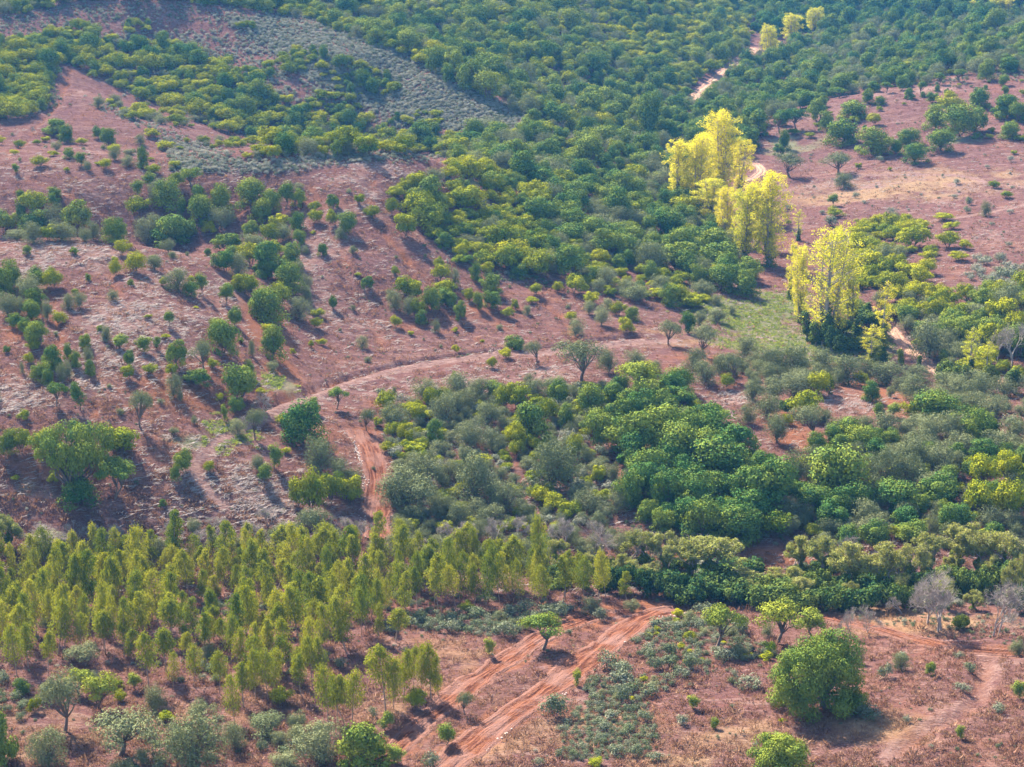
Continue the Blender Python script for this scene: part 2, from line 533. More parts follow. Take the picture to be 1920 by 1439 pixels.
def poplar(seed, H=26.0, W=11.0, clear=.2, stems=3, nleaf=5200, ivy=500, wide=.62, sparse=0.0):
    """tall poplar: stems that run up side by side, upright branches, thin yellow foliage, ivy round the foot"""
    rng = np.random.default_rng(seed)
    T, C, I = Geo(), Geo(), Geo()
    cl = []
    for s in range(stems):
        a = s * 6.283 / stems + rng.normal() * .5
        out = (W * .5 - 1.6) * rng.uniform(.15, .62) if stems > 1 else 0
        hh = H * rng.uniform(.82, 1.0) if s else H * .97
        b = np.array([math.cos(a), math.sin(a), 0]) * (out * .22)
        top = np.array([math.cos(a) * out, math.sin(a) * out, hh])
        ax = curve_pts(b - [0, 0, .3], top, rng, .02, 12)
        T.tube(ax, np.linspace(.30, .03, 12), 6)
        nb = 24
        for i in range(nb):
            t = clear + (.95 - clear) * (i + rng.random()) / nb
            f = t * 11; k = int(f); q = ax[k] + (ax[min(k + 1, 11)] - ax[k]) * (f - k)
            sN = (t - clear) / (1 - clear)
            L = W * (.16 + wide * .46 * math.sin(min(1, sN * .88 + .10) * math.pi) ** .9) * rng.uniform(.55, 1.1)
            aa = i * 2.4 + rng.normal() * .6
            e = q + np.array([math.cos(aa) * L * .78, math.sin(aa) * L * .78, L * .78])
            e[2] = min(e[2], H * (1.02 - 1.5 * (math.hypot(e[0], e[1]) / W) ** 2))
            br = curve_pts(q, e, rng, .08, 5)
            T.tube(br, np.linspace(.07, .015, 5), 4)
            for w in (.35, .55, .75, .9, 1.0):
                if rng.random() < .85 - sparse:
                    m = q + (e - q) * w + rng.normal(size=3) * .65
                    cl.append(m)
                    T.tube(curve_pts(q + (e - q) * max(.0, w - .3), m, rng, .1, 3), [.03, .02, .01], 3)
    cl = np.array(cl)
    per = max(4, nleaf // len(cl))
    for c in cl:
        rr = rng.uniform(.42, .95)
        C.lobe(c, (rr, rr, rr * 1.25), int(per * rng.uniform(.4, 1.6) * rr * 1.35), .125, .75, rng, low=-1, fill=.3)
    if ivy:
        a = rng.uniform(0, 6.28, ivy); zz = rng.random(ivy) ** 1.5 * H * .36
        rad = (.5 + 1.3 * rng.random(ivy) * (1 - zz / (H * .36)) + .25 * np.sin(zz + a * 2)) * (.45 + W * .05)
        p = np.stack([np.cos(a) * rad, np.sin(a) * rad, zz], 1)
        d = np.stack([np.cos(a), np.sin(a), np.full(ivy, .4)], 1)
        I.leaves(p, d + rng.normal(size=(ivy, 3)) * .5, .24, .7, rng.random(ivy), rng)
    return T, C, I


def tuft(seed, R_, H, n, size, aspect, up=.5, mi=0):
    rng = np.random.default_rng(seed)
    g = Geo()
    a = rng.uniform(0, 6.28, n); r = R_ * np.sqrt(rng.random(n)); z = H * rng.random(n) ** .7 * (1 - .5 * (r / R_) ** 2)
    p = np.stack([np.cos(a) * r, np.sin(a) * r, z], 1)
    al = np.stack([np.cos(a) * .8, np.sin(a) * .8, np.full(n, up * 2)], 1)
    nr = np.cross(al, rng.normal(size=(n, 3)))
    g.leaves(p, nr, size, aspect, rng.random() * .5 + .5 * rng.random(n), rng, along=al)
    return g


# ------------------------------------------------------------------ one prototype set per kind: (trunk mesh, crown mesh, whole mesh, height, width)
PROTO = {}


def register(kind, name, T, tm, C, cm, H, W, extra=None):
    av = np.concatenate(C.v)
    W = float(np.mean(np.percentile(av[:, :2], 98.5, 0) - np.percentile(av[:, :2], 1.5, 0))); H = float(np.percentile(av[:, 2], 99.3))
    if kind in ('bare', 'river'):
        tv = np.concatenate(T.v); W = float(np.mean(np.percentile(tv[:, :2], 99, 0) - np.percentile(tv[:, :2], 1, 0))); H = float(np.percentile(tv[:, 2], 99.6))
    t = T.mesh('trunk', tm); c = C.mesh('crown', cm)
    w = joined(name, T, tm, C, cm)
    PROTO.setdefault(kind, []).append(dict(trunk=t, crown=c, whole=w, H=H, W=W, extra=extra))


for s in range(9):      # dense rounded oaks
    register('oak', 'oak_tree', *sum(zip(broadleaf(100 + s, 6, 6.0, .1 + .12 * (s % 3), 20 + 2 * s, 6200, .135, 1.0 + .07 * (s % 5), 'dome' if s % 2 else 'round', aspect=.7, low=-.6, stems=1 + s % 3, skirt=[5, 3, 0, 6, 4, 2, 7, 5, 0][s]), ([M_BARK], [M_OAK])), ()), 6, 5.6)
for s in range(4):      # oaks with a clear trunk and open spreading crown
    register('openoak', 'oak_tree', *sum(zip(broadleaf(130 + s, 6.2, 7.0, 1.5, 18 + s, 3800, .135, 1.05, 'umbrella', squash=.62, trunk_r=.22, gap=.2, lean=.03 * (s - 1)), ([M_BARK], [M_OAK])), ()), 6, 6.4)
for s in range(3):      # slim young oaks on a stem
    register('slimoak', 'oak_tree', *sum(zip(broadleaf(150 + s, 6.2, 3.8, .9, 14, 2700, .135, .9, trunk_r=.11, squash=1.0), ([M_BARK], [M_OAK])), ()), 6, 3.3)
for s in range(9):      # evergreen shrubs, leafy to the ground
    register('shrub', 'evergreen_shrub', *sum(zip(broadleaf(200 + s, 4.2, 5.1, .05, 14 + 2 * s, 3800, .125, .85 + .07 * (s % 4), 'dome', stems=3, trunk_r=.10, aspect=.6), ([M_BARK], [M_SHRUB])), ()), 4, 4.6)
for s in range(8):      # soft grey-green olive trees
    register('olive', 'olive_tree', *sum(zip(broadleaf(300 + s, 5.2, 5.7, .1, 28, 5200, .125, 1.1, low=-.6, skirt=[4, 5, 0, 6][s % 4], aspect=.34, squash=.9, stems=2 if s % 2 else 1, trunk_r=.17), ([M_BARK], [M_OLIVE])), ()), 5, 5.2)
for s in range(3):      # olive trees with open crown on a bent trunk
    register('openolive', 'olive_tree', *sum(zip(broadleaf(330 + s, 5.2, 6.7, 1.1, 19, 3400, .125, 1.0, 'umbrella', aspect=.34, squash=.8, trunk_r=.20, lean=.12 - .1 * s, gap=.15), ([M_BARK], [M_OLIVE])), ()), 5, 6.0)
for s in range(12):
    register('euc', 'eucalyptus_tree', *sum(zip(eucalyptus(400 + s, 10, 2.5 + .35 * (s % 4), .26 + .055 * (s % 5), 18 + 3 * (s % 4)), ([M_EUCBARK], [M_EUC])), ()), 10, 3.0)
for s in range(5):      # grey rockrose shrubs
    register('rock', 'rockrose_shrub', *sum(zip(broadleaf(500 + s, 1.6, 2.2, .02, 15, 620, .10, .42, 'dome', aspect=.4, stems=3, trunk_r=.035, squash=1.1), ([M_BARK], [M_ROCK])), ()), 1.6, 2.2)
for s in range(4):
    register('bare', 'bare_tree', *sum(zip(bare(600 + s, 7, 7, 1.1, 1 + s % 2, 6, leafy=16), ([M_TWIG], [M_OLIVE, M_IVY])), ()), 7, 7)
for s in range(5):      # half-bare stream-side trees hung with ivy
    register('river', 'streamside_tree', *sum(zip(bare(640 + s, 8, 6.6, 1.3, 2, 5, leafy=560, ivy=1500), ([M_TWIG], [M_RIVER, M_IVY])), ()), 8, 6)
for s in range(5):      # low mounds of bramble and ivy
    register('bramble', 'bramble_bush', *sum(zip(broadleaf(700 + s, 2.6, 5.0, .02, 30, 3400, .135, .75, 'dome', aspect=.7, stems=3, trunk_r=.06, squash=.8, low=-.6), ([M_BARK], [M_IVY])), ()), 2.6, 5.0)
for s in range(3):      # ivy-clad stumps and poles under the poplars
    register('ivy', 'ivy_column', *sum(zip(broadleaf(740 + s, 7, 2.2, .1, 20, 1500, .17, .6, 'dome', aspect=.7, trunk_r=.18, squash=1.5), ([M_PALEBARK], [M_IVY])), ()), 7, 2.2)
for s in range(5):
    T, C, I = poplar(800 + s, 26, [11, 9, 12, 8, 10][s], [.16, .2, .14, .22, .12][s], [4, 3, 5, 2, 4][s], [19000, 14000, 21000, 10500, 17500][s], sparse=[0, .1, 0, .2, 0][s])
    register('poplar', 'poplar_tree', T, [M_PALEBARK], C, [M_POP], 26, [11, 9, 12, 8, 10][s], extra=('ivy', I.mesh('ivy', [M_IVY])))
T, C, I = poplar(850, 26, 12, .10, 5, 8600, ivy=800, sparse=.40)        # the tall thin one losing its leaves
register('thinpoplar', 'poplar_tree', T, [M_PALEBARK], C, [M_POP], 26, 12, extra=('ivy', I.mesh('ivy', [M_IVY])))
T, C, I = poplar(851, 26, 5.5, .2, 1, 3000, ivy=900, sparse=.3)
register('slimpoplar', 'poplar_tree', T, [M_PALEBARK], C, [M_POP], 26, 5.5, extra=('ivy', I.mesh('ivy', [M_IVY])))
register('bigoak', 'oak_tree', *sum(zip(broadleaf(900, 11, 14.6, .0, 78, 42000, .13, 1.5, 'dome', aspect=.62, trunk_r=.4, squash=.85, skirt=14, uneven=.14), ([M_BARK], [M_OAK])), ()), 10.5, 12.5)
register('roundoak', 'oak_tree', *sum(zip(broadleaf(901, 6.8, 9, .1, 50, 17000, .125, 1.15, 'dome', aspect=.62, trunk_r=.3, skirt=10, uneven=.08), ([M_BARK], [M_OAK])), ()), 6.5, 8)
register('spreadoak', 'oak_tree', *sum(zip(broadleaf(902, 8.5, 12, .8, 52, 17000, .135, 1.25, 'round', aspect=.62, trunk_r=.35, squash=.72, gap=.12), ([M_BARK], [M_OAK])), ()), 8.5, 12)
register('archoak', 'oak_tree', *sum(zip(broadleaf(903, 7, 8.5, 2.0, 24, 6000, .14, 1.05, 'umbrella', trunk_r=.22, squash=.8, stems=2), ([M_BARK], [M_OAK])), ()), 7, 8.5)

# ------------------------------------------------------------------ tracks, ditch and cover of the ground
def path_world(pix, n=14):
    p = np.array(pix, float)
    x, y, z, _ = hit(p[:, 0], p[:, 1])
    q = np.stack([x, y], 1)
    q = np.concatenate([[2 * q[0] - q[1]], q, [2 * q[-1] - q[-2]]])
    out = []
    for i in range(1, len(q) - 2):
        for t in np.linspace(0, 1, n, endpoint=False):
            w = _cr(t)
            out.append(sum(w[k] * q[i - 1 + k] for k in range(4)))
    out.append(q[-2])
    return np.array(out)


def dist_to(path, x, y):
    """distance to a polyline and position along it"""
    x = np.asarray(x, float); y = np.asarray(y, float)
    best = np.full(x.shape, 1e9); along = np.zeros(x.shape); s0 = 0.0
    for a, b in zip(path[:-1], path[1:]):
        d = b - a; L2 = d @ d + 1e-9; L = math.sqrt(L2)
        t = np.clip(((x - a[0]) * d[0] + (y - a[1]) * d[1]) / L2, 0, 1)
        r = np.hypot(x - a[0] - t * d[0], y - a[1] - t * d[1])
        m = r < best
        best = np.where(m, r, best); along = np.where(m, s0 + t * L, along); s0 += L
    return best, along


TRACKS = {   # photo points along the middle, half width in metres, colour type
 'dome':   ([(505, 775), (565, 752), (640, 724), (760, 693), (900, 671), (1050, 660), (1195, 643), (1262, 640)], 1.6),
 'loop':   ([(1846, 1222), (1858, 1262), (1836, 1305), (1775, 1345), (1705, 1382), (1660, 1425)], 1.5),
 'main':   ([(800, 1475), (850, 1425), (950, 1345), (1050, 1275), (1125, 1218), (1190, 1168), (1235, 1148), (1275, 1143)], 2.7),
 'lane':   ([(1500, 1152), (1560, 1160), (1650, 1180), (1740, 1205), (1790, 1214), (1840, 1220), (1930, 1226)], 1.9),
 'beside': ([(700, 1440), (770, 1378), (850, 1308), (930, 1250), (1000, 1203), (1065, 1170), (1120, 1152), (1190, 1148)], 2.3),
 'strip':  ([(712, 1010), (706, 960), (708, 900), (694, 845), (676, 806)], 2.7),
 'gully':  ([(425, 500), (450, 556), (482, 620), (520, 668), (548, 700), (536, 742)], 1.5),
 'faint':  ([(548, 760), (470, 800), (415, 822), (380, 855), (366, 880), (385, 915), (420, 950)], 1.1),
 'stream': ([(1302, 188), (1318, 168), (1345, 148), (1362, 132), (1392, 108), (1418, 90)], 2.6),
 'bend':   ([(1396, 300), (1418, 308), (1428, 320), (1415, 332), (1396, 340)], 1.7),
 'valley': ([(1600, 590), (1660, 612), (1690, 640), (1722, 668), (1765, 700), (1850, 712), (1940, 716)], 1.5),
 'field':  ([(1600, 330), (1680, 328), (1770, 328), (1820, 334), (1870, 348), (1960, 352)], .9),
 'fieldb': ([(1740, 416), (1800, 408), (1860, 398), (1960, 376)], 1.0),
 'rise':   ([(1462, 168), (1470, 152)], 1.4),
}
WORN = ('gully', 'faint', 'field', 'fieldb', 'dome', 'loop')
TW = {k: path_world(p) for k, (p, w) in TRACKS.items()}
DITCH = path_world([(470, 772), (560, 742), (640, 714), (760, 683), (900, 661), (1050, 650), (1200, 632)])
RILLS = [path_world(p_, 6) for p_ in (
    [(585, 345), (600, 400), (640, 470), (655, 540), (700, 610), (720, 655)], [(500, 345), (470, 380), (430, 410)], [(700, 335), (690, 390), (730, 450), (800, 520), (860, 590), (900, 640)],
    [(760, 480), (790, 560), (840, 620)], [(330, 480), (400, 560), (440, 640), (470, 700)], [(200, 490), (230, 560), (300, 640), (310, 720), (340, 800)], [(60, 500), (100, 580), (110, 660), (60, 740)],
    [(150, 640), (180, 720), (170, 800)], [(1010, 560), (1060, 600), (1080, 640)], [(40, 330), (120, 360), (200, 400)], [(130, 130), (110, 190), (60, 250), (10, 300)], [(960, 770), (985, 840), (1000, 930)], [(1120, 790), (1140, 850), (1165, 920)],
    [(1850, 1240), (1820, 1330), (1740, 1370), (1690, 1410)])]
ground_base = ground


def near(path, x, y, pad):
    lo = path.min(0) - pad; hi = path.max(0) + pad
    return (x > lo[0]) & (x < hi[0]) & (y > lo[1]) & (y < hi[1])


def ground(x, y, base=False):
    x = np.asarray(x, float); y = np.asarray(y, float)
    z = np.array(ground_base(x, y), float)
    m = near(DITCH, x, y, 6)
    if m.any():
        d, s = dist_to(DITCH, x[m], y[m])
        z[m] += -1.25 * np.exp(-(d / 1.0) ** 2) + .35 * np.exp(-((d - 2.2) / 1.0) ** 2)
    for pth in RILLS:
        m = near(pth, x, y, 5)
        if m.any():
            d, s = dist_to(pth, x[m], y[m])
            z[m] -= .7 * np.exp(-(d / 1.1) ** 2) - .18 * np.exp(-((d - 2.2) / 1.2) ** 2)
    if not base:
        for k, pth in TW.items():
            w = TRACKS[k][1]
            m = near(pth, x, y, w + 3) & (k not in WORN)
            if m.any():
                d, s = dist_to(pth, x[m], y[m])
                z[m] -= .38 * np.clip(1.15 - d / w, 0, .35) / .35
    return z


# patches of other cover: photo point, radii across and along the sight line on the picture (px), channel, strength
# channels: 0 red bare earth, 1 bleached cut brush and painted crest light, 2 green growth, 3 tan dry grass
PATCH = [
 (470, 316, 150, 8, 1, 1.0), (700, 312, 130, 8, 1, 1.1), (120, 466, 140, 9, 1, 1.0), (1480, 1042, 60, 16, 0, 1.0), (1420, 1050, 50, 16, 0, 1.2), (1690, 172, 120, 7, 1, .9), (1480, 225, 90, 9, 1, .7),  # pale crest bands: bleached ground, with the sunlit look of the tops painted in
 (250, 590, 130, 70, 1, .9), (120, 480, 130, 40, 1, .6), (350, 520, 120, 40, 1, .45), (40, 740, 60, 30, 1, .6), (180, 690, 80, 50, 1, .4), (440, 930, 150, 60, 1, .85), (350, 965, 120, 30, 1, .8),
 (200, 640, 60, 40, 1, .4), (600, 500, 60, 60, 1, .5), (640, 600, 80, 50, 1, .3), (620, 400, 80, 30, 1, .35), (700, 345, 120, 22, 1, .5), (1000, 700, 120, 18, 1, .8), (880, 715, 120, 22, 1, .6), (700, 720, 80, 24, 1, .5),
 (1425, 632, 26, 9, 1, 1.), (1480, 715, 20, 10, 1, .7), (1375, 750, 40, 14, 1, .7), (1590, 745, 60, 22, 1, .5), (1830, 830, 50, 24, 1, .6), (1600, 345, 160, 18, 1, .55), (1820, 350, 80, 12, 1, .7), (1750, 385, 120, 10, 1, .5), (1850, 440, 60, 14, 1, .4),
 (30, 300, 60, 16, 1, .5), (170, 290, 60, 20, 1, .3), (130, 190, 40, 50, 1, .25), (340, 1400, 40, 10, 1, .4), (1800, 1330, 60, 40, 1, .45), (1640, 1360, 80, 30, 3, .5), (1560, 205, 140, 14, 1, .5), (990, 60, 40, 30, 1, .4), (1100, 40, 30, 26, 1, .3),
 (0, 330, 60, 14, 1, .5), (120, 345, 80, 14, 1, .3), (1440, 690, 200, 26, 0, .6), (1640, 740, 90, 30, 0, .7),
 (50, 600, 50, 40, 0, .7), (330, 880, 110, 70, 0, .35), (300, 740, 120, 60, 0, .45), (400, 720, 60, 50, 0, .6), (520, 690, 40, 60, 0, .6), (500, 610, 40, 50, 0, .6), (600, 830, 50, 50, 0, .6), (150, 880, 160, 30, 0, .5), (60, 870, 60, 30, 0, .5), (170, 940, 120, 26, 0, .4), (620, 370, 80, 30, 0, .4), (800, 340, 60, 16, 0, .5),
 (850, 600, 200, 30, 0, .35), (950, 570, 120, 40, 0, .35), (1440, 1040, 70, 20, 0, 1.), (1250, 1052, 60, 14, 0, 1.), (1200, 1140, 90, 14, 0, .9), (1500, 790, 80, 40, 0, .5), (1500, 820, 60, 40, 0, .5), (1080, 1165, 60, 18, 0, .7), (1150, 820, 30, 100, 0, .35), (980, 860, 30, 100, 0, .3), (1000, 930, 40, 40, 1, .4), (730, 760, 40, 14, 0, .5),
 (1390, 600, 90, 40, 2, .9), (1470, 575, 50, 30, 2, .8), (1440, 650, 110, 20, 2, .8), (1545, 655, 120, 24, 2, .9), (1600, 640, 60, 24, 2, .8), (520, 720, 30, 14, 2, .6), (430, 815, 50, 24, 2, .5), (380, 830, 60, 16, 2, .4), (1440, 555, 20, 6, 2, 1.), (1590, 570, 20, 14, 2, 1.), (80, 930, 80, 26, 2, .3), (1480, 270, 60, 24, 2, .4), (1800, 262, 50, 8, 2, .5),
 (1700, 350, 220, 30, 3, .7), (1640, 372, 120, 14, 3, .6), (1700, 1170, 200, 20, 3, .7), (1640, 1150, 120, 14, 3, .6), (900, 1400, 60, 30, 3, .4), (1100, 1380, 160, 40, 3, .4), (1320, 1430, 200, 26, 3, .5), (1400, 1380, 160, 30, 3, .35), (200, 1380, 220, 60, 3, .35), (620, 1300, 200, 60, 3, .25), (880, 1230, 120, 40, 3, .15), (1450, 600, 160, 60, 3, .3), (1250, 640, 80, 16, 3, .4),
]
PW = []
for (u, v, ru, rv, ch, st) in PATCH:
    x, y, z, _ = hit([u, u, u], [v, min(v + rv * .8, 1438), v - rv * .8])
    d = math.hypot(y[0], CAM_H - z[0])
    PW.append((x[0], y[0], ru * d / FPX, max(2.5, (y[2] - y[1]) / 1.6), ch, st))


def cover(x, y):
    c = np.zeros(x.shape + (4,))
    nz = fbm(x / 9, y / 9, 4); nz2 = fbm(x / 3.1 + 50, y / 3.1, 3)
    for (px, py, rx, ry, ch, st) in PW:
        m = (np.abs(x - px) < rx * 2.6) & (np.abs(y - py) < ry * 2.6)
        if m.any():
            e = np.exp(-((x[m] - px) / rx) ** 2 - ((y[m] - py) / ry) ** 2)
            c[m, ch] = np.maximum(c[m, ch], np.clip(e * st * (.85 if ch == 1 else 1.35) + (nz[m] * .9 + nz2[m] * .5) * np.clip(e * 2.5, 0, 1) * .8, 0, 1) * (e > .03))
    for k, pth in TW.items():
        w = TRACKS[k][1]
        m = near(pth, x, y, w + 5)
        if m.any():
            d, s = dist_to(pth, x[m], y[m])
            tone = {'main': .9, 'beside': .8, 'strip': .8, 'lane': .8, 'gully': .7}.get(k, .0)
            c[m, 0] = np.maximum(c[m, 0], tone * np.clip(1.35 + nz2[m] - (d / w) * .75, 0, 1))
            if not tone:
                c[m, 1] = np.maximum(c[m, 1], (.5 if k == 'loop' else 1.0) * np.clip(1.35 + nz2[m] * (1.6 if k == 'loop' else .8) - (d / w) * .75, 0, 1))
    m = near(DITCH, x, y, 4)
    if m.any():
        d, s = dist_to(DITCH, x[m], y[m])
        c[m, 0] = np.maximum(c[m, 0], .7 * np.exp(-(d / 1.1) ** 2))
    for pth in RILLS:
        m = near(pth, x, y, 4)
        if m.any():
            d, s = dist_to(pth, x[m], y[m])
            c[m, 0] = np.maximum(c[m, 0], (.6 + nz2[m]) * np.exp(-(d / 1.3) ** 2))
    c[..., 0] = np.maximum(c[..., 0], np.clip(.12 + nz * .55, 0, .6))
    c[..., 1] = np.maximum(c[..., 1], np.clip(nz2 * .5 + nz * .35 - .02, 0, .5))
    return c


def ground_material():
    m, nt, N = new_mat('ground_earth')
    geo = N('ShaderNodeNewGeometry')
    a = N('ShaderNodeAttribute'); a.attribute_name = 'cover'
    sep = N('ShaderNodeSeparateColor'); nt.links.new(a.outputs['Color'], sep.inputs[0])

    def noise(scale, detail=5.0, dist=0.0, vec=None, rough=.6):
        n = N('ShaderNodeTexNoise'); n.inputs['Scale'].default_value = scale; n.inputs['Detail'].default_value = detail
        n.inputs['Distortion'].default_value = dist; n.inputs['Roughness'].default_value = rough
        nt.links.new(vec or geo.outputs['Position'], n.inputs['Vector']); return n.outputs['Fac']

    def ramp(f, lo, hi):
        r = N('ShaderNodeMapRange'); r.inputs[1].default_value = lo; r.inputs[2].default_value = hi
        r.inputs[3].default_value = 0; r.inputs[4].default_value = 1; nt.links.new(f, r.inputs[0]); return r.outputs[0]
    # cut brush lies in streaks across the slope
    mp = N('ShaderNodeMapping'); mp.inputs['Rotation'].default_value = (0, 0, R(24)); mp.inputs['Scale'].default_value = (.34, 1.0, 1.0)
    nt.links.new(geo.outputs['Position'], mp.inputs['Vector'])
    streak = noise(1.5, 6.0, 1.6, mp.outputs[0], .68)
    mp2 = N('ShaderNodeMapping'); mp2.inputs['Rotation'].default_value = (0, 0, R(-16)); mp2.inputs['Scale'].default_value = (.22, 1.0, 1.0)
    nt.links.new(geo.outputs['Position'], mp2.inputs['Vector'])
    broad = noise(.34, 5.0, 1.2, mp2.outputs[0], .62)
    n_big, n_mid, n_fine = noise(.045, 4), noise(.35, 5), noise(2.6, 6, 0, None, .7)
    base = mixrgb(nt, ramp(n_mid, .32, .68), (0.145, 0.069, 0.058), (0.223, 0.124, 0.102))
    base = mixrgb(nt, ramp(n_big, .40, .62), base, mixrgb(nt, .7, base, (0.169, 0.077, 0.068)))
    base = mixrgb(nt, ramp(n_fine, .38, .75), mixrgb(nt, 1.0, base, (.72, .68, .68), 'MULTIPLY'), base)
    red = mixrgb(nt, ramp(n_fine, .3, .7), (0.150, 0.056, 0.032), (0.242, 0.106, 0.059))
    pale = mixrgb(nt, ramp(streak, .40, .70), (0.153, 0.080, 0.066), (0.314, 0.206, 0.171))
    green = mixrgb(nt, ramp(n_fine, .3, .7), (0.099, 0.095, 0.050), (0.198, 0.188, 0.105))
    tan = mixrgb(nt, ramp(streak, .3, .7), (0.190, 0.109, 0.064), (0.315, 0.211, 0.120))
    dark_streak = ramp(streak, .52, .34)
    base = mixrgb(nt, math_node(nt, 'MULTIPLY', dark_streak, .7), base, (0.070, 0.039, 0.037))
    light_streak = ramp(streak, .56, .74)
    base = mixrgb(nt, math_node(nt, 'MULTIPLY', light_streak, .75), base, (0.352, 0.261, 0.224))

    base = mixrgb(nt, math_node(nt, 'MULTIPLY', ramp(broad, .50, .36), .6), base, (0.110, 0.056, 0.050))
    base = mixrgb(nt, math_node(nt, 'MULTIPLY', ramp(broad, .55, .72), .5), base, (0.314, 0.211, 0.180))

    def soft(f, amt=.55):      # break the patch edges with the fine noise
        s = math_node(nt, 'ADD', f, math_node(nt, 'MULTIPLY', math_node(nt, 'SUBTRACT', n_mid, .5), amt))
        return ramp(math_node(nt, 'ADD', s, math_node(nt, 'MULTIPLY', math_node(nt, 'SUBTRACT', n_fine, .5), amt)), .18, .75)
    c = mixrgb(nt, soft(a.outputs['Alpha']), base, tan)
    c = mixrgb(nt, soft(sep.outputs[0]), c, red)
    c = mixrgb(nt, soft(sep.outputs[2], .8), c, green)
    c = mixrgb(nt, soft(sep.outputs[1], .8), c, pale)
    d = N('ShaderNodeBsdfDiffuse'); nt.links.new(c, d.inputs[0]); d.inputs['Roughness'].default_value = .6
    h = math_node(nt, 'ADD', math_node(nt, 'MULTIPLY', n_fine, .35), math_node(nt, 'ADD', math_node(nt, 'MULTIPLY', streak, .55), math_node(nt, 'MULTIPLY', n_mid, .6)))
    b = N('ShaderNodeBump'); b.inputs['Strength'].default_value = 1.0; b.inputs['Distance'].default_value = .8
    nt.links.new(h, b.inputs['Height']); nt.links.new(b.outputs[0], d.inputs['Normal'])
    o = N('ShaderNodeOutputMaterial'); nt.links.new(d.outputs[0], o.inputs[0])
    return m


def track_material(name, c0, c1, edge):
    m, nt, N = new_mat(name)
    geo = N('ShaderNodeNewGeometry')
    a = N('ShaderNodeAttribute'); a.attribute_name = 'lane'          # x: across -1..1, y: metres along
    sx = N('ShaderNodeSeparateXYZ'); nt.links.new(a.outputs['Vector'], sx.inputs[0])
    mp = N('ShaderNodeMapping'); mp.inputs['Scale'].default_value = (6.5, .16, 1.0); nt.links.new(a.outputs['Vector'], mp.inputs['Vector'])
    ln = N('ShaderNodeTexNoise'); ln.inputs['Scale'].default_value = 1.0; ln.inputs['Detail'].default_value = 5; nt.links.new(mp.outputs[0], ln.inputs['Vector'])
    nf = N('ShaderNodeTexNoise'); nf.inputs['Scale'].default_value = 2.4; nf.inputs['Detail'].default_value = 6; nf.inputs['Roughness'].default_value = .7
    nt.links.new(geo.outputs['Position'], nf.inputs['Vector'])

    def ramp(f, lo, hi):
        r = N('ShaderNodeMapRange'); r.inputs[1].default_value = lo; r.inputs[2].default_value = hi; nt.links.new(f, r.inputs[0]); return r.outputs[0]
    c = mixrgb(nt, ramp(ln.outputs['Fac'], .41, .58), c0, c1)
    c = mixrgb(nt, ramp(nf.outputs['Fac'], .35, .7), mixrgb(nt, 1.0, c, (.62, .55, .55), 'MULTIPLY'), c)
    nb = N('ShaderNodeTexNoise'); nb.inputs['Scale'].default_value = .22; nb.inputs['Detail'].default_value = 4; nt.links.new(geo.outputs['Position'], nb.inputs['Vector'])
    c = mixrgb(nt, ramp(nb.outputs['Fac'], .48, .62), c, edge)
    ab = math_node(nt, 'ABSOLUTE', sx.outputs[0])
    ed = math_node(nt, 'ADD', ab, math_node(nt, 'MULTIPLY', math_node(nt, 'SUBTRACT', nf.outputs['Fac'], .5), .9))
    c = mixrgb(nt, ramp(ed, .60, .95), c, edge)
    d = N('ShaderNodeBsdfDiffuse'); nt.links.new(c, d.inputs[0])
    b = N('ShaderNodeBump'); b.inputs['Strength'].default_value = 1.0; b.inputs['Distance'].default_value = .5
    nt.links.new(math_node(nt, 'ADD', nf.outputs['Fac'], ln.outputs['Fac']), b.inputs['Height']); nt.links.new(b.outputs[0], d.inputs['Normal'])
    o = N('ShaderNodeOutputMaterial'); nt.links.new(d.outputs[0], o.inputs[0])
    return m


def grid_mesh(name, X, Y, Z, mat):
    nx, ny = X.shape
    idx = np.arange(nx * ny).reshape(nx, ny)
    f = np.stack([idx[:-1, :-1], idx[1:, :-1], idx[1:, 1:], idx[:-1, 1:]], -1).reshape(-1, 4).astype(np.int32)
    me = bpy.data.meshes.new(name)
    me.vertices.add(nx * ny); me.vertices.foreach_set('co', np.stack([X, Y, Z], -1).astype(np.float32).ravel())
    me.loops.add(f.size); me.loops.foreach_set('vertex_index', f.ravel())
    me.polygons.add(len(f)); me.polygons.foreach_set('loop_start', np.arange(0, f.size, 4, dtype=np.int32))
    me.polygons.foreach_set('use_smooth', np.ones(len(f), bool))
    me.materials.append(mat)
    me.update(calc_edges=True)
    return me


xs = np.arange(-330, 330.1, 1.15)
ys = [150.0]
while ys[-1] < 1290:
    ys.append(ys[-1] + .75 + max(0, ys[-1] - 300) * .0026)
X, Y = np.meshgrid(xs, np.array(ys), indexing='ij')
Z = ground(X, Y) + fine_relief(X, Y)
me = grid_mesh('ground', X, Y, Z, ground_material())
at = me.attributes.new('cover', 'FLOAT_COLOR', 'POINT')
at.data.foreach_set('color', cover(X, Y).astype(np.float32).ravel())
go = bpy.data.objects.new('ground', me); COL.objects.link(go); go['kind'] = 'structure'

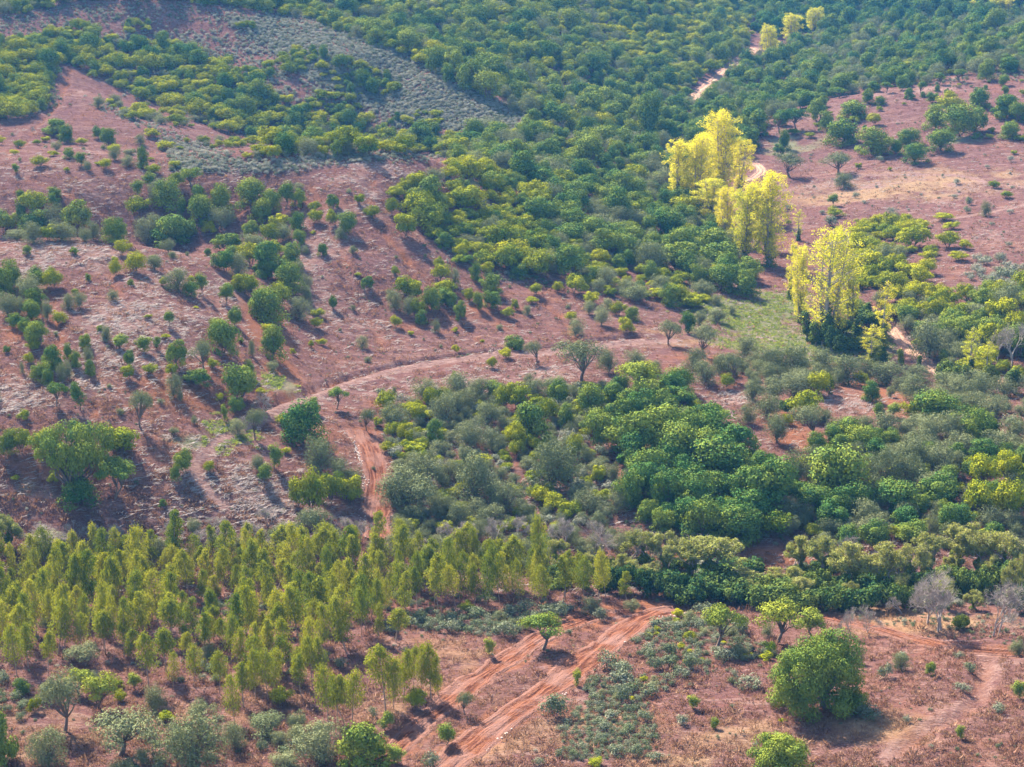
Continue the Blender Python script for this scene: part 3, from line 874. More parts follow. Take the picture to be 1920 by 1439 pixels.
M_TRACK = track_material('red_track_earth', (0.091, 0.035, 0.022), (0.206, 0.091, 0.055), (0.151, 0.079, 0.062))
M_PATH = track_material('pale_path_earth', (0.312, 0.193, 0.134), (0.403, 0.276, 0.198), (0.262, 0.152, 0.108))
for k, (pix, w) in TRACKS.items():
    if k in WORN:      # only worn lines in the turf, no roadbed
        continue
    p = TW[k]
    t = np.gradient(p, axis=0); t /= np.linalg.norm(t, axis=1)[:, None]
    nrm = np.stack([-t[:, 1], t[:, 0]], 1)
    s = np.concatenate([[0], np.cumsum(np.linalg.norm(np.diff(p, axis=0), axis=1))])
    m = int(s[-1] / .8) + 2
    si = np.linspace(0, s[-1], m)
    P = np.stack([np.interp(si, s, p[:, i]) for i in (0, 1)], 1); Nn = np.stack([np.interp(si, s, nrm[:, i]) for i in (0, 1)], 1)
    off = np.linspace(-1.22, 1.22, 23)
    wv = w * (1 + .55 * fbm(si / 6, si * 0 + 3.3 * w, 2))
    SX = P[:, None, 0] + Nn[:, None, 0] * off[None] * wv[:, None]
    SY = P[:, None, 1] + Nn[:, None, 1] * off[None] * wv[:, None]
    prof = -.06 - .20 * (np.exp(-((np.abs(off) - .46) / .13) ** 2)) + .09 * np.exp(-((np.abs(off) - .80) / .12) ** 2) + .08 * np.exp(-(off / .2) ** 2)
    prof = prof - np.clip(np.abs(off) - 1.0, 0, 1) * 1.6
    SZ = ground(SX, SY, base=True) + (prof * (1 if w > 1.4 else .5))[None] + .14 * fbm(SX / 1.5, SY / 1.5, 3)
    tm = grid_mesh('dirt_track', SX, SY, SZ, M_TRACK if k in ('main', 'beside', 'strip', 'lane') else M_PATH)
    la = tm.attributes.new('lane', 'FLOAT_VECTOR', 'POINT')
    la.data.foreach_set('vector', np.stack([np.broadcast_to(off[None], SX.shape), np.broadcast_to(si[:, None], SX.shape), np.zeros(SX.shape)], -1).astype(np.float32).ravel())
    to = bpy.data.objects.new('dirt_track', tm); COL.objects.link(to); to['kind'] = 'structure'

# ------------------------------------------------------------------ plants seen singly: photo point of the foot, width and height there (px), kind, hue
SEEN = [
 # far wood and valley
 (360,352,42,36,'openoak',.45), (1215,257,48,80,'oak',.2), (1216,258,30,84,'slimoak',.15),
 (1462,250,38,42,'openoak',.12), (1493,243,40,38,'openoak',.12), (1470,282,22,33,'oak',.2), (1460,291,20,18,'oak',.2),
 (1482,333,56,46,'openolive',.1), (1573,328,66,42,'openolive',.15), (1583,352,40,28,'olive',.1), (1562,388,18,24,'slimoak',.25), (1565,407,34,17,'shrub',.6), (1557,425,26,20,'rock',.5),
 (1715,305,46,34,'oak',.2), (1763,285,52,40,'oak',.3), (1635,290,64,50,'oak',.45), (1580,270,60,44,'oak',.3), (1705,272,46,30,'oak',.3), (1680,290,24,24,'oak',.2),
 (1533,230,36,44,'oak',.4), (1550,246,30,36,'oak',.35), (1600,222,58,32,'oak',.4), (1640,235,22,20,'shrub',.7), (1800,257,66,58,'oak',.35), (1755,243,48,44,'oak',.4),
 (1780,214,44,32,'shrub',.55), (1827,247,44,42,'oak',.25), (1837,202,42,36,'oak',.2), (1883,222,54,42,'oak',.25), (1893,259,38,26,'oak',.35), (1912,229,32,36,'oak',.3), (1780,188,20,16,'shrub',.6),
 (1727,178,20,26,'openoak',.3), (1705,186,20,20,'oak',.3), (1627,194,24,22,'oak',.3), (1513,188,24,17,'oak',.2), (1660,175,22,22,'openoak',.3), (1690,170,24,24,'oak',.3), (1760,160,22,24,'openoak',.3), (1800,155,24,26,'openoak',.3), (1850,150,30,32,'oak',.4),
 (1847,407,22,30,'olive',.2), (1863,353,16,13,'shrub',.3), (1817,385,18,16,'rock',.4), (1773,413,30,12,'shrub',.6), (1728,428,28,14,'shrub',.75), (1785,431,32,15,'shrub',.7), (1807,468,27,19,'shrub',.75), (1777,464,38,30,'shrub',.55), (1710,465,64,40,'shrub',.55), (1795,489,28,16,'shrub',.7), (1740,488,30,18,'shrub',.7), (1745,478,22,16,'shrub',.5),
 (1645,442,44,24,'shrub',.45), (1675,450,42,26,'shrub',.5), (1612,455,34,20,'shrub',.35), (1630,470,40,26,'shrub',.5), (1660,476,36,24,'shrub',.6), (1690,436,36,20,'shrub',.6),
 (1741,556,40,26,'shrub',.8), (1712,560,42,32,'shrub',.7), (1680,546,46,36,'shrub',.6), (1722,532,50,34,'shrub',.75), (1695,520,42,30,'shrub',.6), (1738,514,36,28,'shrub',.7), (1650,572,36,30,'olive',.3), (1660,520,40,34,'shrub',.4), (1662,548,36,30,'shrub',.5), (1630,500,36,30,'shrub',.35), (1700,585,40,24,'shrub',.5), (1672,596,40,24,'shrub',.4), (1740,578,36,20,'olive',.4),
 (1703,625,36,34,'olive',.4), (1745,668,76,68,'olive',.45), (1830,600,60,30,'olive',.2), (1790,610,50,34,'shrub',.5), (1885,527,40,26,'rock',.4), (1860,545,34,26,'rock',.5), (1897,572,48,30,'rock',.5), (1810,640,54,44,'oak',.5), (1860,640,60,46,'oak',.5), (1900,625,44,40,'shrub',.7), (1800,680,50,40,'olive',.4), (1850,690,44,36,'shrub',.6),
 # in front of the big hill
 (105,250,48,26,'oak',.4), (125,268,28,28,'oak',.2), (36,275,18,14,'shrub',.3), (185,260,22,20,'oak',.2), (205,277,28,30,'oak',.2), (152,311,20,25,'slimoak',.2), (165,321,18,18,'olive',.2), (130,297,22,16,'oak',.3), (215,301,22,26,'olive',.3), (268,316,20,34,'oak',.25), (30,326,14,18,'slimoak',.3), (240,311,28,18,'olive',.3), (62,249,10,16,'bare',.5), (198,318,24,20,'shrub',.6), (245,292,24,14,'olive',.3), (122,262,20,14,'shrub',.4),
 # hollow behind the pale spur
 (10,433,42,38,'oak',.45), (32,452,42,22,'olive',.4), (62,402,54,42,'shrub',.55), (40,418,20,32,'oak',.2), (66,433,52,38,'oak',.2), (96,430,36,50,'olive',.3), (145,437,54,58,'oak',.5), (118,452,50,36,'olive',.4), (62,456,42,38,'olive',.35), (176,450,26,36,'olive',.2), (103,392,18,28,'slimoak',.3), (213,455,44,46,'oak',.4), (90,452,34,28,'shrub',.5), (160,453,28,26,'olive',.4), (38,378,16,22,'slimoak',.3), (102,374,24,20,'oak',.3),
 (258,366,22,28,'slimoak',.4), (262,403,40,34,'shrub',.4), (320,391,54,54,'oak',.45), (298,372,40,36,'olive',.4), (341,407,18,36,'slimoak',.3), (377,421,46,54,'oak',.4), (372,386,36,38,'oak',.4), (413,430,42,42,'olive',.45), (415,395,42,50,'oak',.5), (470,390,54,54,'oak',.5), (490,415,42,42,'oak',.5), (535,391,28,50,'slimoak',.25), (512,398,38,42,'oak',.45), (557,389,28,34,'oak',.5), (320,462,66,58,'oak',.25), (273,455,46,50,'olive',.45), (290,440,40,40,'olive',.45), (345,450,44,40,'oak',.3), (395,440,28,26,'shrub',.6), (280,352,22,28,'slimoak',.4), (330,350,26,26,'shrub',.4), (315,475,26,24,'olive',.3),
 (518,432,34,28,'shrub',.75), (468,446,32,28,'oak',.5), (558,432,28,28,'oak',.2), (505,460,36,40,'shrub',.35), (530,452,38,34,'olive',.5), (426,470,46,32,'oak',.3), (562,460,24,24,'oak',.35), (470,470,40,32,'olive',.5), (592,419,26,24,'shrub',.55), (625,394,22,26,'oak',.3), (620,422,20,32,'shrub',.5), (652,437,34,38,'oak',.3), (590,395,18,18,'shrub',.5), (605,480,20,20,'oak',.2), (640,448,24,22,'olive',.4), (672,384,18,18,'shrub',.4), (700,408,26,26,'shrub',.4), (735,400,24,30,'shrub',.45), (760,440,44,40,'shrub',.45),
 (228,479,30,28,'shrub',.7), (255,511,38,38,'shrub',.75), (217,515,24,30,'shrub',.75), (290,506,30,28,'olive',.3), (335,546,58,42,'olive',.15), (378,553,24,40,'slimoak',.35), (357,556,28,24,'oak',.25), (426,573,26,40,'slimoak',.3), (442,613,26,32,'oak',.3), (305,536,14,14,'shrub',.8),
 # wooded gully
 (420,507,40,38,'oak',.15), (447,521,42,46,'olive',.5), (505,520,60,64,'oak',.2), (470,556,42,42,'shrub',.4), (545,546,50,52,'oak',.4), (505,606,66,62,'oak',.35), (560,600,44,44,'olive',.45), (575,570,24,36,'olive',.4), (525,575,44,44,'shrub',.4), (470,500,44,44,'shrub',.6), (490,580,44,44,'oak',.4), (545,500,40,44,'oak',.35), (480,475,44,36,'olive',.45), (510,482,40,30,'shrub',.6), (560,520,26,34,'olive',.4), (440,490,34,30,'oak',.4), (575,545,22,28,'olive',.5), (450,545,30,32,'shrub',.6),
 # left hillside
 (100,541,40,38,'shrub',.55), (55,566,52,50,'olive',.45), (20,541,42,52,'oak',.35), (15,591,42,42,'olive',.5), (40,593,24,38,'olive',.5), (60,599,32,36,'oak',.35), (90,601,20,42,'olive',.4), (110,606,26,28,'shrub',.65), (128,580,28,28,'olive',.45), (150,577,26,30,'olive',.45), (73,651,40,48,'oak',.4), (62,658,20,18,'shrub',.5), (5,560,40,60,'oak',.35), (30,615,30,26,'oak',.3), (70,540,40,40,'oak',.3), (48,627,26,26,'oak',.3), (60,578,40,36,'oak',.3),
 (75,710,34,36,'oak',.4), (100,692,38,48,'oak',.3), (115,716,16,34,'olive',.4), (131,711,18,38,'olive',.4), (165,676,20,34,'olive',.4), (168,701,20,30,'oak',.4), (55,682,16,18,'shrub',.7), (42,701,10,22,'olive',.4), (143,690,18,26,'oak',.4), (128,676,16,26,'oak',.3), (90,720,22,24,'oak',.3),
 (105,764,36,46,'openoak',.25), (150,769,26,52,'slimoak',.25), (201,641,18,34,'olive',.4), (228,656,28,28,'slimoak',.35), (270,661,26,30,'slimoak',.35), (295,653,14,22,'slimoak',.4), (316,613,18,30,'slimoak',.3), (243,687,20,26,'oak',.2), (243,710,24,26,'shrub',.5), (333,690,34,50,'oak',.4), (382,697,44,60,'openolive',.3), (420,662,56,62,'oak',.35), (408,628,34,26,'oak',.4), (510,672,46,62,'oak',.35), (472,667,14,30,'olive',.4), (325,741,34,44,'olive',.2), (323,706,18,22,'shrub',.6), (370,724,44,32,'oak',.25), (450,750,62,66,'oak',.4), (468,706,20,26,'oak',.45), (412,753,12,15,'shrub',.8), (264,802,46,68,'openolive',.3), (421,791,14,34,'slimoak',.5), (365,796,14,16,'olive',.4), (592,616,19,18,'shrub',.55), (550,665,9,11,'shrub',.8), (583,652,9,13,'shrub',.5), (625,580,16,22,'oak',.2), (400,690,18,16,'shrub',.6), (338,752,12,18,'olive',.4), (195,640,12,18,'olive',.4),
 (445,816,34,32,'olive',.95), (478,826,36,58,'openolive',.4), (345,886,36,44,'oak',.45), (330,902,18,28,'oak',.4), (394,886,20,22,'shrub',.5), (515,881,24,50,'slimoak',.4), (497,912,24,44,'slimoak',.3), (485,886,26,34,'olive',.3), (568,828,84,76,'oak',.1), (590,776,20,32,'slimoak',.4), (602,884,60,68,'olive',.15), (630,767,38,40,'openoak',.35), (496,770,40,36,'bare',.5), (460,800,26,20,'bare',.5),
 (140,935,128,140,'spreadoak',.35), (15,852,34,46,'oak',.35), (40,850,40,46,'shrub',.35), (80,852,52,46,'shrub',.5), (228,857,62,52,'shrub',.45), (225,932,80,74,'archoak',.35), (105,907,24,24,'shrub',.75), (150,945,70,50,'oak',.15),
 (585,962,62,84,'shrub',.5), (620,945,46,60,'shrub',.35), (656,947,44,52,'shrub',.6), (640,905,46,50,'olive',.3), (560,950,26,50,'shrub',.6), (655,918,40,40,'olive',.2),
 # middle slope
 (760,556,44,38,'shrub',.4), (778,562,32,35,'shrub',.55), (825,528,34,32,'shrub',.6), (823,504,20,22,'shrub',.65), (832,550,42,28,'shrub',.6), (837,572,36,32,'oak',.3), (853,535,22,32,'olive',.4), (810,581,32,45,'oak',.45), (785,591,30,32,'shrub',.55), (763,591,24,38,'olive',.5), (740,578,30,34,'olive',.5), (732,561,18,20,'olive',.4), (790,608,20,22,'oak',.2), (860,598,26,36,'oak',.4), (897,581,20,28,'oak',.45), (880,564,18,21,'shrub',.65), (922,549,40,36,'oak',.4), (923,578,32,32,'oak',.25), (913,516,25,25,'shrub',.6), (892,526,20,28,'oak',.3), (952,596,18,18,'shrub',.65), (967,581,12,18,'shrub',.5), (988,591,17,21,'olive',.5), (742,614,18,18,'shrub',.5), (817,624,17,24,'olive',.3), (688,543,22,22,'oak',.2), (740,518,14,18,'shrub',.5), (1005,554,19,18,'shrub',.45), (1045,548,21,21,'shrub',.7), (1077,549,42,32,'shrub',.6), (1108,569,34,22,'shrub',.7), (1123,548,32,26,'olive',.5), (1160,508,28,25,'oak',.3), (1175,536,15,18,'shrub',.8), (1190,564,52,32,'olive',.35), (1233,548,48,32,'olive',.35), (1272,571,38,38,'shrub',.55), (1080,628,32,35,'olive',.85), (1127,611,34,38,'olive',.9), (1173,623,32,26,'shrub',.75), (1160,591,26,25,'shrub',.5), (1105,590,26,26,'olive',.6), (1140,580,24,20,'olive',.5), (1185,600,26,22,'oak',.4),
 (963,656,40,36,'oak',.35), (948,673,21,18,'shrub',.85), (1007,683,34,44,'openolive',.4), (922,691,15,20,'shrub',.7), (855,664,13,14,'shrub',.9), (1092,714,86,74,'openolive',.25), (1140,699,38,48,'olive',.25), (1255,648,48,44,'openolive',.25), (1193,683,45,28,'olive',.3), (1200,754,84,78,'openoak',.85), (1225,700,30,24,'olive',.35), (725,769,40,36,'shrub',.5), (687,807,30,44,'openolive',.15), (737,802,48,46,'olive',.3), (925,743,40,28,'oak',.25), (992,734,28,35,'olive',.2), (857,738,20,26,'shrub',.6), (852,714,9,17,'shrub',.5), (1048,762,38,50,'oak',.3), (1040,735,44,30,'olive',.3), (740,740,10,18,'olive',.4), (715,742,22,14,'rock',.3),
 (812,835,36,48,'oak',.3), (753,828,17,28,'shrub',.7), (767,838,16,32,'shrub',.6), (728,848,20,18,'shrub',.65), (773,878,28,35,'olive',.6), (803,882,32,40,'olive',.3), (853,779,45,46,'olive',.4), (917,802,50,52,'olive',.2), (923,845,32,44,'olive',.25), (807,765,36,40,'shrub',.5), (783,790,33,32,'shrub',.55), (833,760,30,34,'shrub',.4), (880,770,40,44,'olive',.5), (973,769,42,48,'shrub',.45), (997,824,72,70,'oak',.35), (963,842,38,50,'shrub',.6), (945,765,34,40,'shrub',.45), (1038,914,94,92,'olive',.05), (887,944,90,92,'olive',.2), (765,958,104,80,'olive',.15), (790,923,22,22,'shrub',.8), (1120,909,28,33,'shrub',.75), (1108,780,62,60,'oak',.4), (1120,838,58,68,'oak',.4), (1083,864,30,52,'shrub',.5), (1240,845,90,84,'oak',.5), (1187,877,66,66,'oak',.25), (1217,913,70,70,'oak',.35), (1250,958,66,80,'oak',.3), (1107,962,60,46,'olive',.3), (1158,962,44,44,'olive',.35), (950,960,70,60,'olive',.25), (1030,926,15,19,'shrub',.7), (1160,800,50,50,'oak',.4), (840,900,40,40,'olive',.5), (870,870,36,36,'olive',.2), (1025,790,40,44,'shrub',.5), (1060,800,34,42,'oak',.3), (1150,760,46,40,'oak',.45), (1272,740,52,50,'oak',.25), (735,940,50,44,'olive',.25), (830,965,44,40,'olive',.2), (700,880,10,10,'rock',.4), (1150,905,26,40,'olive',.3), (1175,930,30,36,'oak',.4), (780,985,50,40,'olive',.1), (860,985,50,44,'olive',.15), (920,985,60,40,'olive',.3),
 # flat by the poplars and the olive rows
 (1400,556,46,48,'oak',.3), (1317,528,42,46,'olive',.3), (1318,558,40,30,'olive',.3), (1290,625,26,34,'oak',.1), (1345,606,38,30,'olive',.4), (1313,610,26,28,'olive',.4), (1372,590,16,18,'olive',.4), (1322,669,52,62,'openolive',.65), (1402,667,48,38,'olive',.3), (1440,707,66,60,'olive',.1), (1488,712,66,66,'olive',.1), (1535,699,62,50,'olive',.1), (1587,720,64,52,'olive',.1), (1625,715,50,44,'olive',.15), (1660,722,70,46,'olive',.15), (1717,749,58,48,'olive',.15), (1718,712,52,30,'olive',.15), (1780,735,62,38,'olive',.25), (1830,732,62,38,'olive',.25), (1882,744,54,38,'olive',.3), (1300,695,48,42,'olive',.2), (1320,722,54,46,'olive',.25), (1375,715,52,54,'openolive',.2), (1350,700,40,38,'olive',.2), (1360,729,27,28,'shrub',.4), (1413,752,42,42,'olive',.2), (1450,749,52,42,'olive',.3), (1489,737,62,38,'olive',.4), (1537,742,46,46,'shrub',.6), (1553,738,20,34,'oak',.1), (1510,779,60,46,'shrub',.45), (1475,777,26,26,'oak',.15), (1477,797,23,21,'shrub',.75), (1437,785,54,48,'olive',.25), (1400,795,36,40,'olive',.4), (1457,830,48,56,'olive',.1), (1523,825,66,64,'openolive',.45), (1342,805,54,46,'openoak',.65), (1300,776,28,28,'shrub',.5), (1633,752,36,38,'oak',.35), (1613,722,26,26,'shrub',.55), (1670,745,21,21,'olive',.5), (1647,791,22,35,'slimoak',.5), (1677,784,25,28,'slimoak',.5), (1753,795,76,60,'oak',.4), (1710,789,40,40,'shrub',.5), (1818,815,60,54,'oak',.5), (1863,782,58,40,'olive',.3), (1790,770,50,36,'olive',.25), (1830,770,50,36,'olive',.3), (1548,790,28,24,'olive',.4), (1900,800,40,24,'rock',.4),
 # thicket on the right
 (1583,822,54,40,'olive',.3), (1657,819,62,46,'olive',.35), (1740,818,70,44,'olive',.35), (1620,815,40,36,'olive',.3), (1700,822,44,38,'olive',.4), (1613,852,64,52,'oak',.65), (1725,856,64,50,'olive',.35), (1763,886,66,60,'olive',.25), (1655,913,68,70,'olive',.02), (1708,912,64,64,'olive',.02), (1573,925,118,90,'oak',.6), (1680,870,46,40,'olive',.4), (1840,913,62,62,'shrub',.75), (1890,903,56,58,'shrub',.65), (1497,908,66,66,'olive',.2), (1345,898,108,78,'oak',.4), (1300,938,84,72,'oak',.3), (1400,948,74,72,'oak',.35), (1300,838,64,62,'oak',.3), (1375,885,56,50,'oak',.5), (1800,850,60,40,'olive',.4), (1870,850,70,44,'olive',.4), (1540,880,50,44,'olive',.3), (1452,1005,56,44,'shrub',.15), (1640,1008,60,46,'olive',.6), (1745,1010,28,52,'olive',.7), (1530,960,60,50,'oak',.3), (1290,990,70,60,'oak',.15), (1605,960,70,56,'oak',.35), (1680,960,76,60,'oak',.3), (1760,950,70,60,'oak',.35), (1830,970,70,70,'shrub',.5), (1890,970,60,70,'shrub',.65), (1360,990,70,56,'oak',.2), (1560,990,60,50,'oak',.2), (1700,1000,60,50,'oak',.2), (1480,975,50,46,'olive',.2), (1790,1000,60,60,'oak',.3), (1260,890,60,60,'oak',.3), (1430,890,50,46,'oak',.3),
 # near field
 (1540,1326,168,134,'bigoak',.34), (1595,1330,60,36,'shrub',.25), (1490,1318,50,26,'rock',.5), (1625,1345,56,24,'rock',.2), (1470,1462,104,80,'roundoak',.5), (1015,1218,78,68,'openoak',.42), (1340,1218,72,84,'openoak',.55), (1457,1208,90,84,'openoak',.7), (1522,1192,46,52,'slimoak',.6), (1293,1201,18,16,'shrub',.75), (1442,1226,28,24,'shrub',.3), (1438,1239,22,14,'shrub',.7), (1300,1330,20,28,'slimoak',.5), (1340,1366,16,18,'oak',.4), (1800,1386,15,27,'slimoak',.45), (1690,1256,32,34,'olive',.3), (1745,1266,20,22,'oak',.4), (1910,1310,24,34,'slimoak',.4), (1905,1227,28,38,'olive',.5), (1660,1272,30,32,'rock',.5), (1405,1290,48,24,'rock',.7), (1280,1270,30,18,'rock',.7), (1700,1355,18,14,'rock',.9), (1607,1245,26,36,'olive',.2),
 (870,1342,32,46,'openolive',.3), (835,1397,36,44,'slimoak',.5), (683,1432,88,80,'oak',.5), (740,1432,32,40,'slimoak',.5), (780,1326,40,36,'shrub',.6), (725,1371,28,38,'slimoak',.5), (1082,1286,16,34,'slimoak',.8), (810,1435,36,34,'rock',.6), (590,1425,96,76,'olive',.55), (355,1434,116,100,'olive',.15), (222,1418,136,88,'openolive',.45), (120,1372,80,116,'openolive',.5), (90,1434,76,74,'olive',.3), (8,1430,56,96,'oak',.4), (182,1328,66,64,'openoak',.75), (150,1305,54,50,'openoak',.7), (65,1336,26,30,'shrub',.5), (40,1302,28,26,'oak',.3), (252,1292,22,32,'slimoak',.6), (378,1372,62,62,'openolive',.55), (290,1332,46,52,'olive',.45), (440,1404,52,54,'olive',.35), (530,1321,38,34,'shrub',.65), (500,1378,76,44,'olive',.02), (560,1372,40,40,'olive',.3), (1118,1437,28,16,'shrub',.8), (225,1315,20,18,'shrub',.6), (310,1350,34,18,'shrub',.5), (270,1435,30,36,'olive',.6), (540,1440,60,30,'olive',.5), (160,1250,70,44,'openolive',.5), (220,1290,20,16,'shrub',.5), (1185,1145,28,26,'olive',.6), (1108,1150,38,36,'olive',.7), (1125,1165,26,26,'rock',.6), (1045,1160,44,34,'rock',.4), (875,1150,26,24,'shrub',.7), (945,1195,44,30,'rock',.5), (918,1230,18,36,'slimoak',.75), (1440,1195,24,26,'olive',.5), (1390,1190,30,30,'rock',.7), (1230,1425,30,14,'rock',.6), (1010,1435,22,16,'rock',.6), (1165,1320,40,40,'rock',.4), (1040,1345,50,44,'rock',.2), (700,1345,22,20,'rock',.5),
 # eucalyptus at the near edge and standing out at the back
 (32,1268,46,104,'euc',.5), (90,1267,26,88,'euc',.55), (53,1252,36,90,'euc',.4), (108,1228,44,108,'euc',.5), (150,1225,34,80,'euc',.5), (198,1228,38,88,'euc',.45), (233,1231,26,112,'euc',.35), (247,1238,30,70,'euc',.4), (280,1294,36,114,'euc',.45), (312,1258,40,90,'euc',.35), (325,1291,22,72,'euc',.6), (363,1288,34,88,'euc',.5), (440,1358,36,96,'euc',.5), (457,1327,32,84,'euc',.45), (412,1300,34,84,'euc',.4), (480,1316,38,104,'euc',.5), (503,1314,40,104,'euc',.45), (567,1311,30,84,'euc',.5), (585,1290,32,100,'euc',.5), (615,1362,46,130,'euc',.45), (632,1350,30,90,'euc',.4), (660,1361,42,112,'euc',.5), (645,1352,30,90,'euc',.45), (723,1334,52,128,'euc',.5), (738,1331,34,100,'euc',.45), (757,1308,42,104,'euc',.5), (775,1296,30,90,'euc',.45), (790,1310,28,104,'euc',.45), (808,1312,32,112,'euc',.5), (823,1306,24,88,'euc',.6), (650,1224,44,110,'euc',.4), (707,1208,22,76,'euc',.6), (742,1204,34,68,'euc',.55), (400,1200,34,70,'euc',.4), (600,1225,34,106,'euc',.45), (320,1055,28,88,'euc',.1), (1022,1115,34,160,'euc',.4), (870,1090,40,110,'euc',.5), (890,1095,28,116,'euc',.4), (840,1090,34,100,'euc',.45), (760,1060,34,94,'euc',.5), (722,1070,34,110,'euc',.5), (960,1110,46,104,'euc',.45), (1088,1120,34,90,'euc',.4), (1120,1120,30,70,'euc',.5), (395,1062,24,80,'euc',.4), (470,1050,28,72,'euc',.3), (435,1050,18,66,'euc',.25), (610,1045,44,70,'euc',.5), (530,1055,40,70,'euc',.5), (600,1075,34,90,'euc',.5),
 # poplars, ivy, bare and stream-side trees
 (1272,388,56,122,'poplar',.55), (1308,398,66,140,'poplar',.6), (1350,392,74,178,'poplar',.65), (1386,376,42,112,'poplar',.6), (1330,380,46,128,'poplar',.6), (1332,420,64,84,'poplar',.35), (1362,446,46,92,'poplar',.75), (1396,488,62,140,'poplar',.1), (1444,500,84,172,'poplar',.55), (1420,470,44,104,'poplar',.6), (1497,452,22,58,'slimpoplar',.0),
 (1500,604,38,138,'poplar',.45), (1545,642,112,216,'thinpoplar',.28), (1597,612,38,124,'poplar',.5), (1570,602,44,172,'poplar',.3), (1655,652,42,122,'slimpoplar',.7), (1636,690,42,80,'slimpoplar',.4), (1480,560,26,110,'slimpoplar',.6), (1572,640,44,120,'slimpoplar',.7),
 (1440,113,30,64,'poplar',.4), (1453,113,18,38,'poplar',.3), (1485,86,36,58,'poplar',.4), (1527,66,32,50,'poplar',.3), (1820,28,18,26,'poplar',.3), (1868,26,26,30,'poplar',.2), (1891,28,18,30,'poplar',.5), (1820,705,40,90,'slimpoplar',.0), (1850,715,32,76,'slimpoplar',.2),
 (1513,640,22,56,'ivy',.3), (1545,655,26,64,'ivy',.3), (1560,662,22,50,'ivy',.25), (1580,669,18,42,'ivy',.2), (1567,667,16,36,'ivy',.4), (1530,650,24,46,'ivy',.35), (1638,688,26,40,'ivy',.8), (1655,690,16,38,'ivy',.2), (1690,692,14,38,'ivy',.85), (1722,692,10,26,'ivy',.3), (1903,737,26,46,'ivy',.3), (1605,640,20,40,'ivy',.3), (1622,600,18,36,'ivy',.3), (1790,722,64,44,'bramble',.4), (1820,725,40,30,'bramble',.2), (1850,722,34,38,'bramble',.8), (1540,640,60,20,'bramble',.4), (1600,655,50,22,'bramble',.45), (1575,625,40,30,'bramble',.4), (1635,610,60,26,'bramble',.3), (1605,590,50,26,'bramble',.6),
 (1770,1183,112,112,'bare',.5), (1740,1170,80,84,'bare',.5), (1858,1192,96,106,'bare',.5), (1597,1195,42,58,'bare',.4), (1625,1185,44,52,'bare',.6), (1690,1152,30,34,'bare',.3), (1898,690,60,84,'bare',.5), (1870,680,40,66,'bare',.5), (60,1018,90,50,'bare',.5), (20,1040,60,66,'river',.4), (1330,1092,96,76,'river',.6), (1290,1085,70,66,'river',.6), (1245,1080,70,70,'river',.6), (1210,1070,64,70,'river',.5), (1180,1060,60,60,'bare',.5), (1130,1040,60,60,'bare',.4), (1060,1030,60,60,'bare',.4), (930,1030,50,56,'bare',.4), (1500,1075,60,66,'river',.7), (1545,1085,70,76,'river',.5), (1600,1110,80,84,'river',.8), (1650,1115,84,84,'river',.85), (1700,1105,70,76,'river',.8), (1740,1075,60,70,'river',.6), (1790,1060,72,80,'river',.8), (1830,1080,60,70,'river',.7), (1885,1085,80,80,'river',.8), (1580,1060,50,54,'bare',.5), (1680,1080,50,60,'bare',.5), (1400,1112,64,38,'river',.8), (1446,1104,56,34,'river',.8), (1905,1140,44,90,'river',.6), (90,1040,80,44,'olive',.9), (140,1020,60,40,'bare',.7), (580,1020,64,66,'openolive',.3), (1800,1180,30,26,'bramble',.6), (200,1015,60,36,'bare',.6), (400,1000,50,30,'bare',.5), (510,985,50,34,'bare',.5), (640,1000,50,36,'bare',.5),
 (1300,1130,80,40,'bramble',.15), (1370,1128,80,40,'bramble',.2), (1440,1135,80,40,'bramble',.45), (1500,1142,76,40,'bramble',.5), (1560,1145,70,44,'bramble',.3), (1620,1145,70,44,'bramble',.2), (1680,1140,60,46,'bramble',.3), (1260,1120,64,50,'bramble',.1), (1215,1115,50,50,'bramble',.1), (1340,1110,70,40,'bramble',.3), (1420,1115,70,36,'bramble',.6), (1480,1120,64,36,'bramble',.4), (1720,1120,60,50,'bramble',.3), (1880,1110,70,56,'bramble',.3), (1910,1150,50,50,'bramble',.2), (1160,1110,50,50,'bramble',.1), (1530,1115,60,44,'bramble',.5), (1580,1125,60,44,'bramble',.3), (1640,1125,60,40,'bramble',.2), (1780,1110,70,50,'bramble',.35), (1830,1120,60,50,'bramble',.3),
]

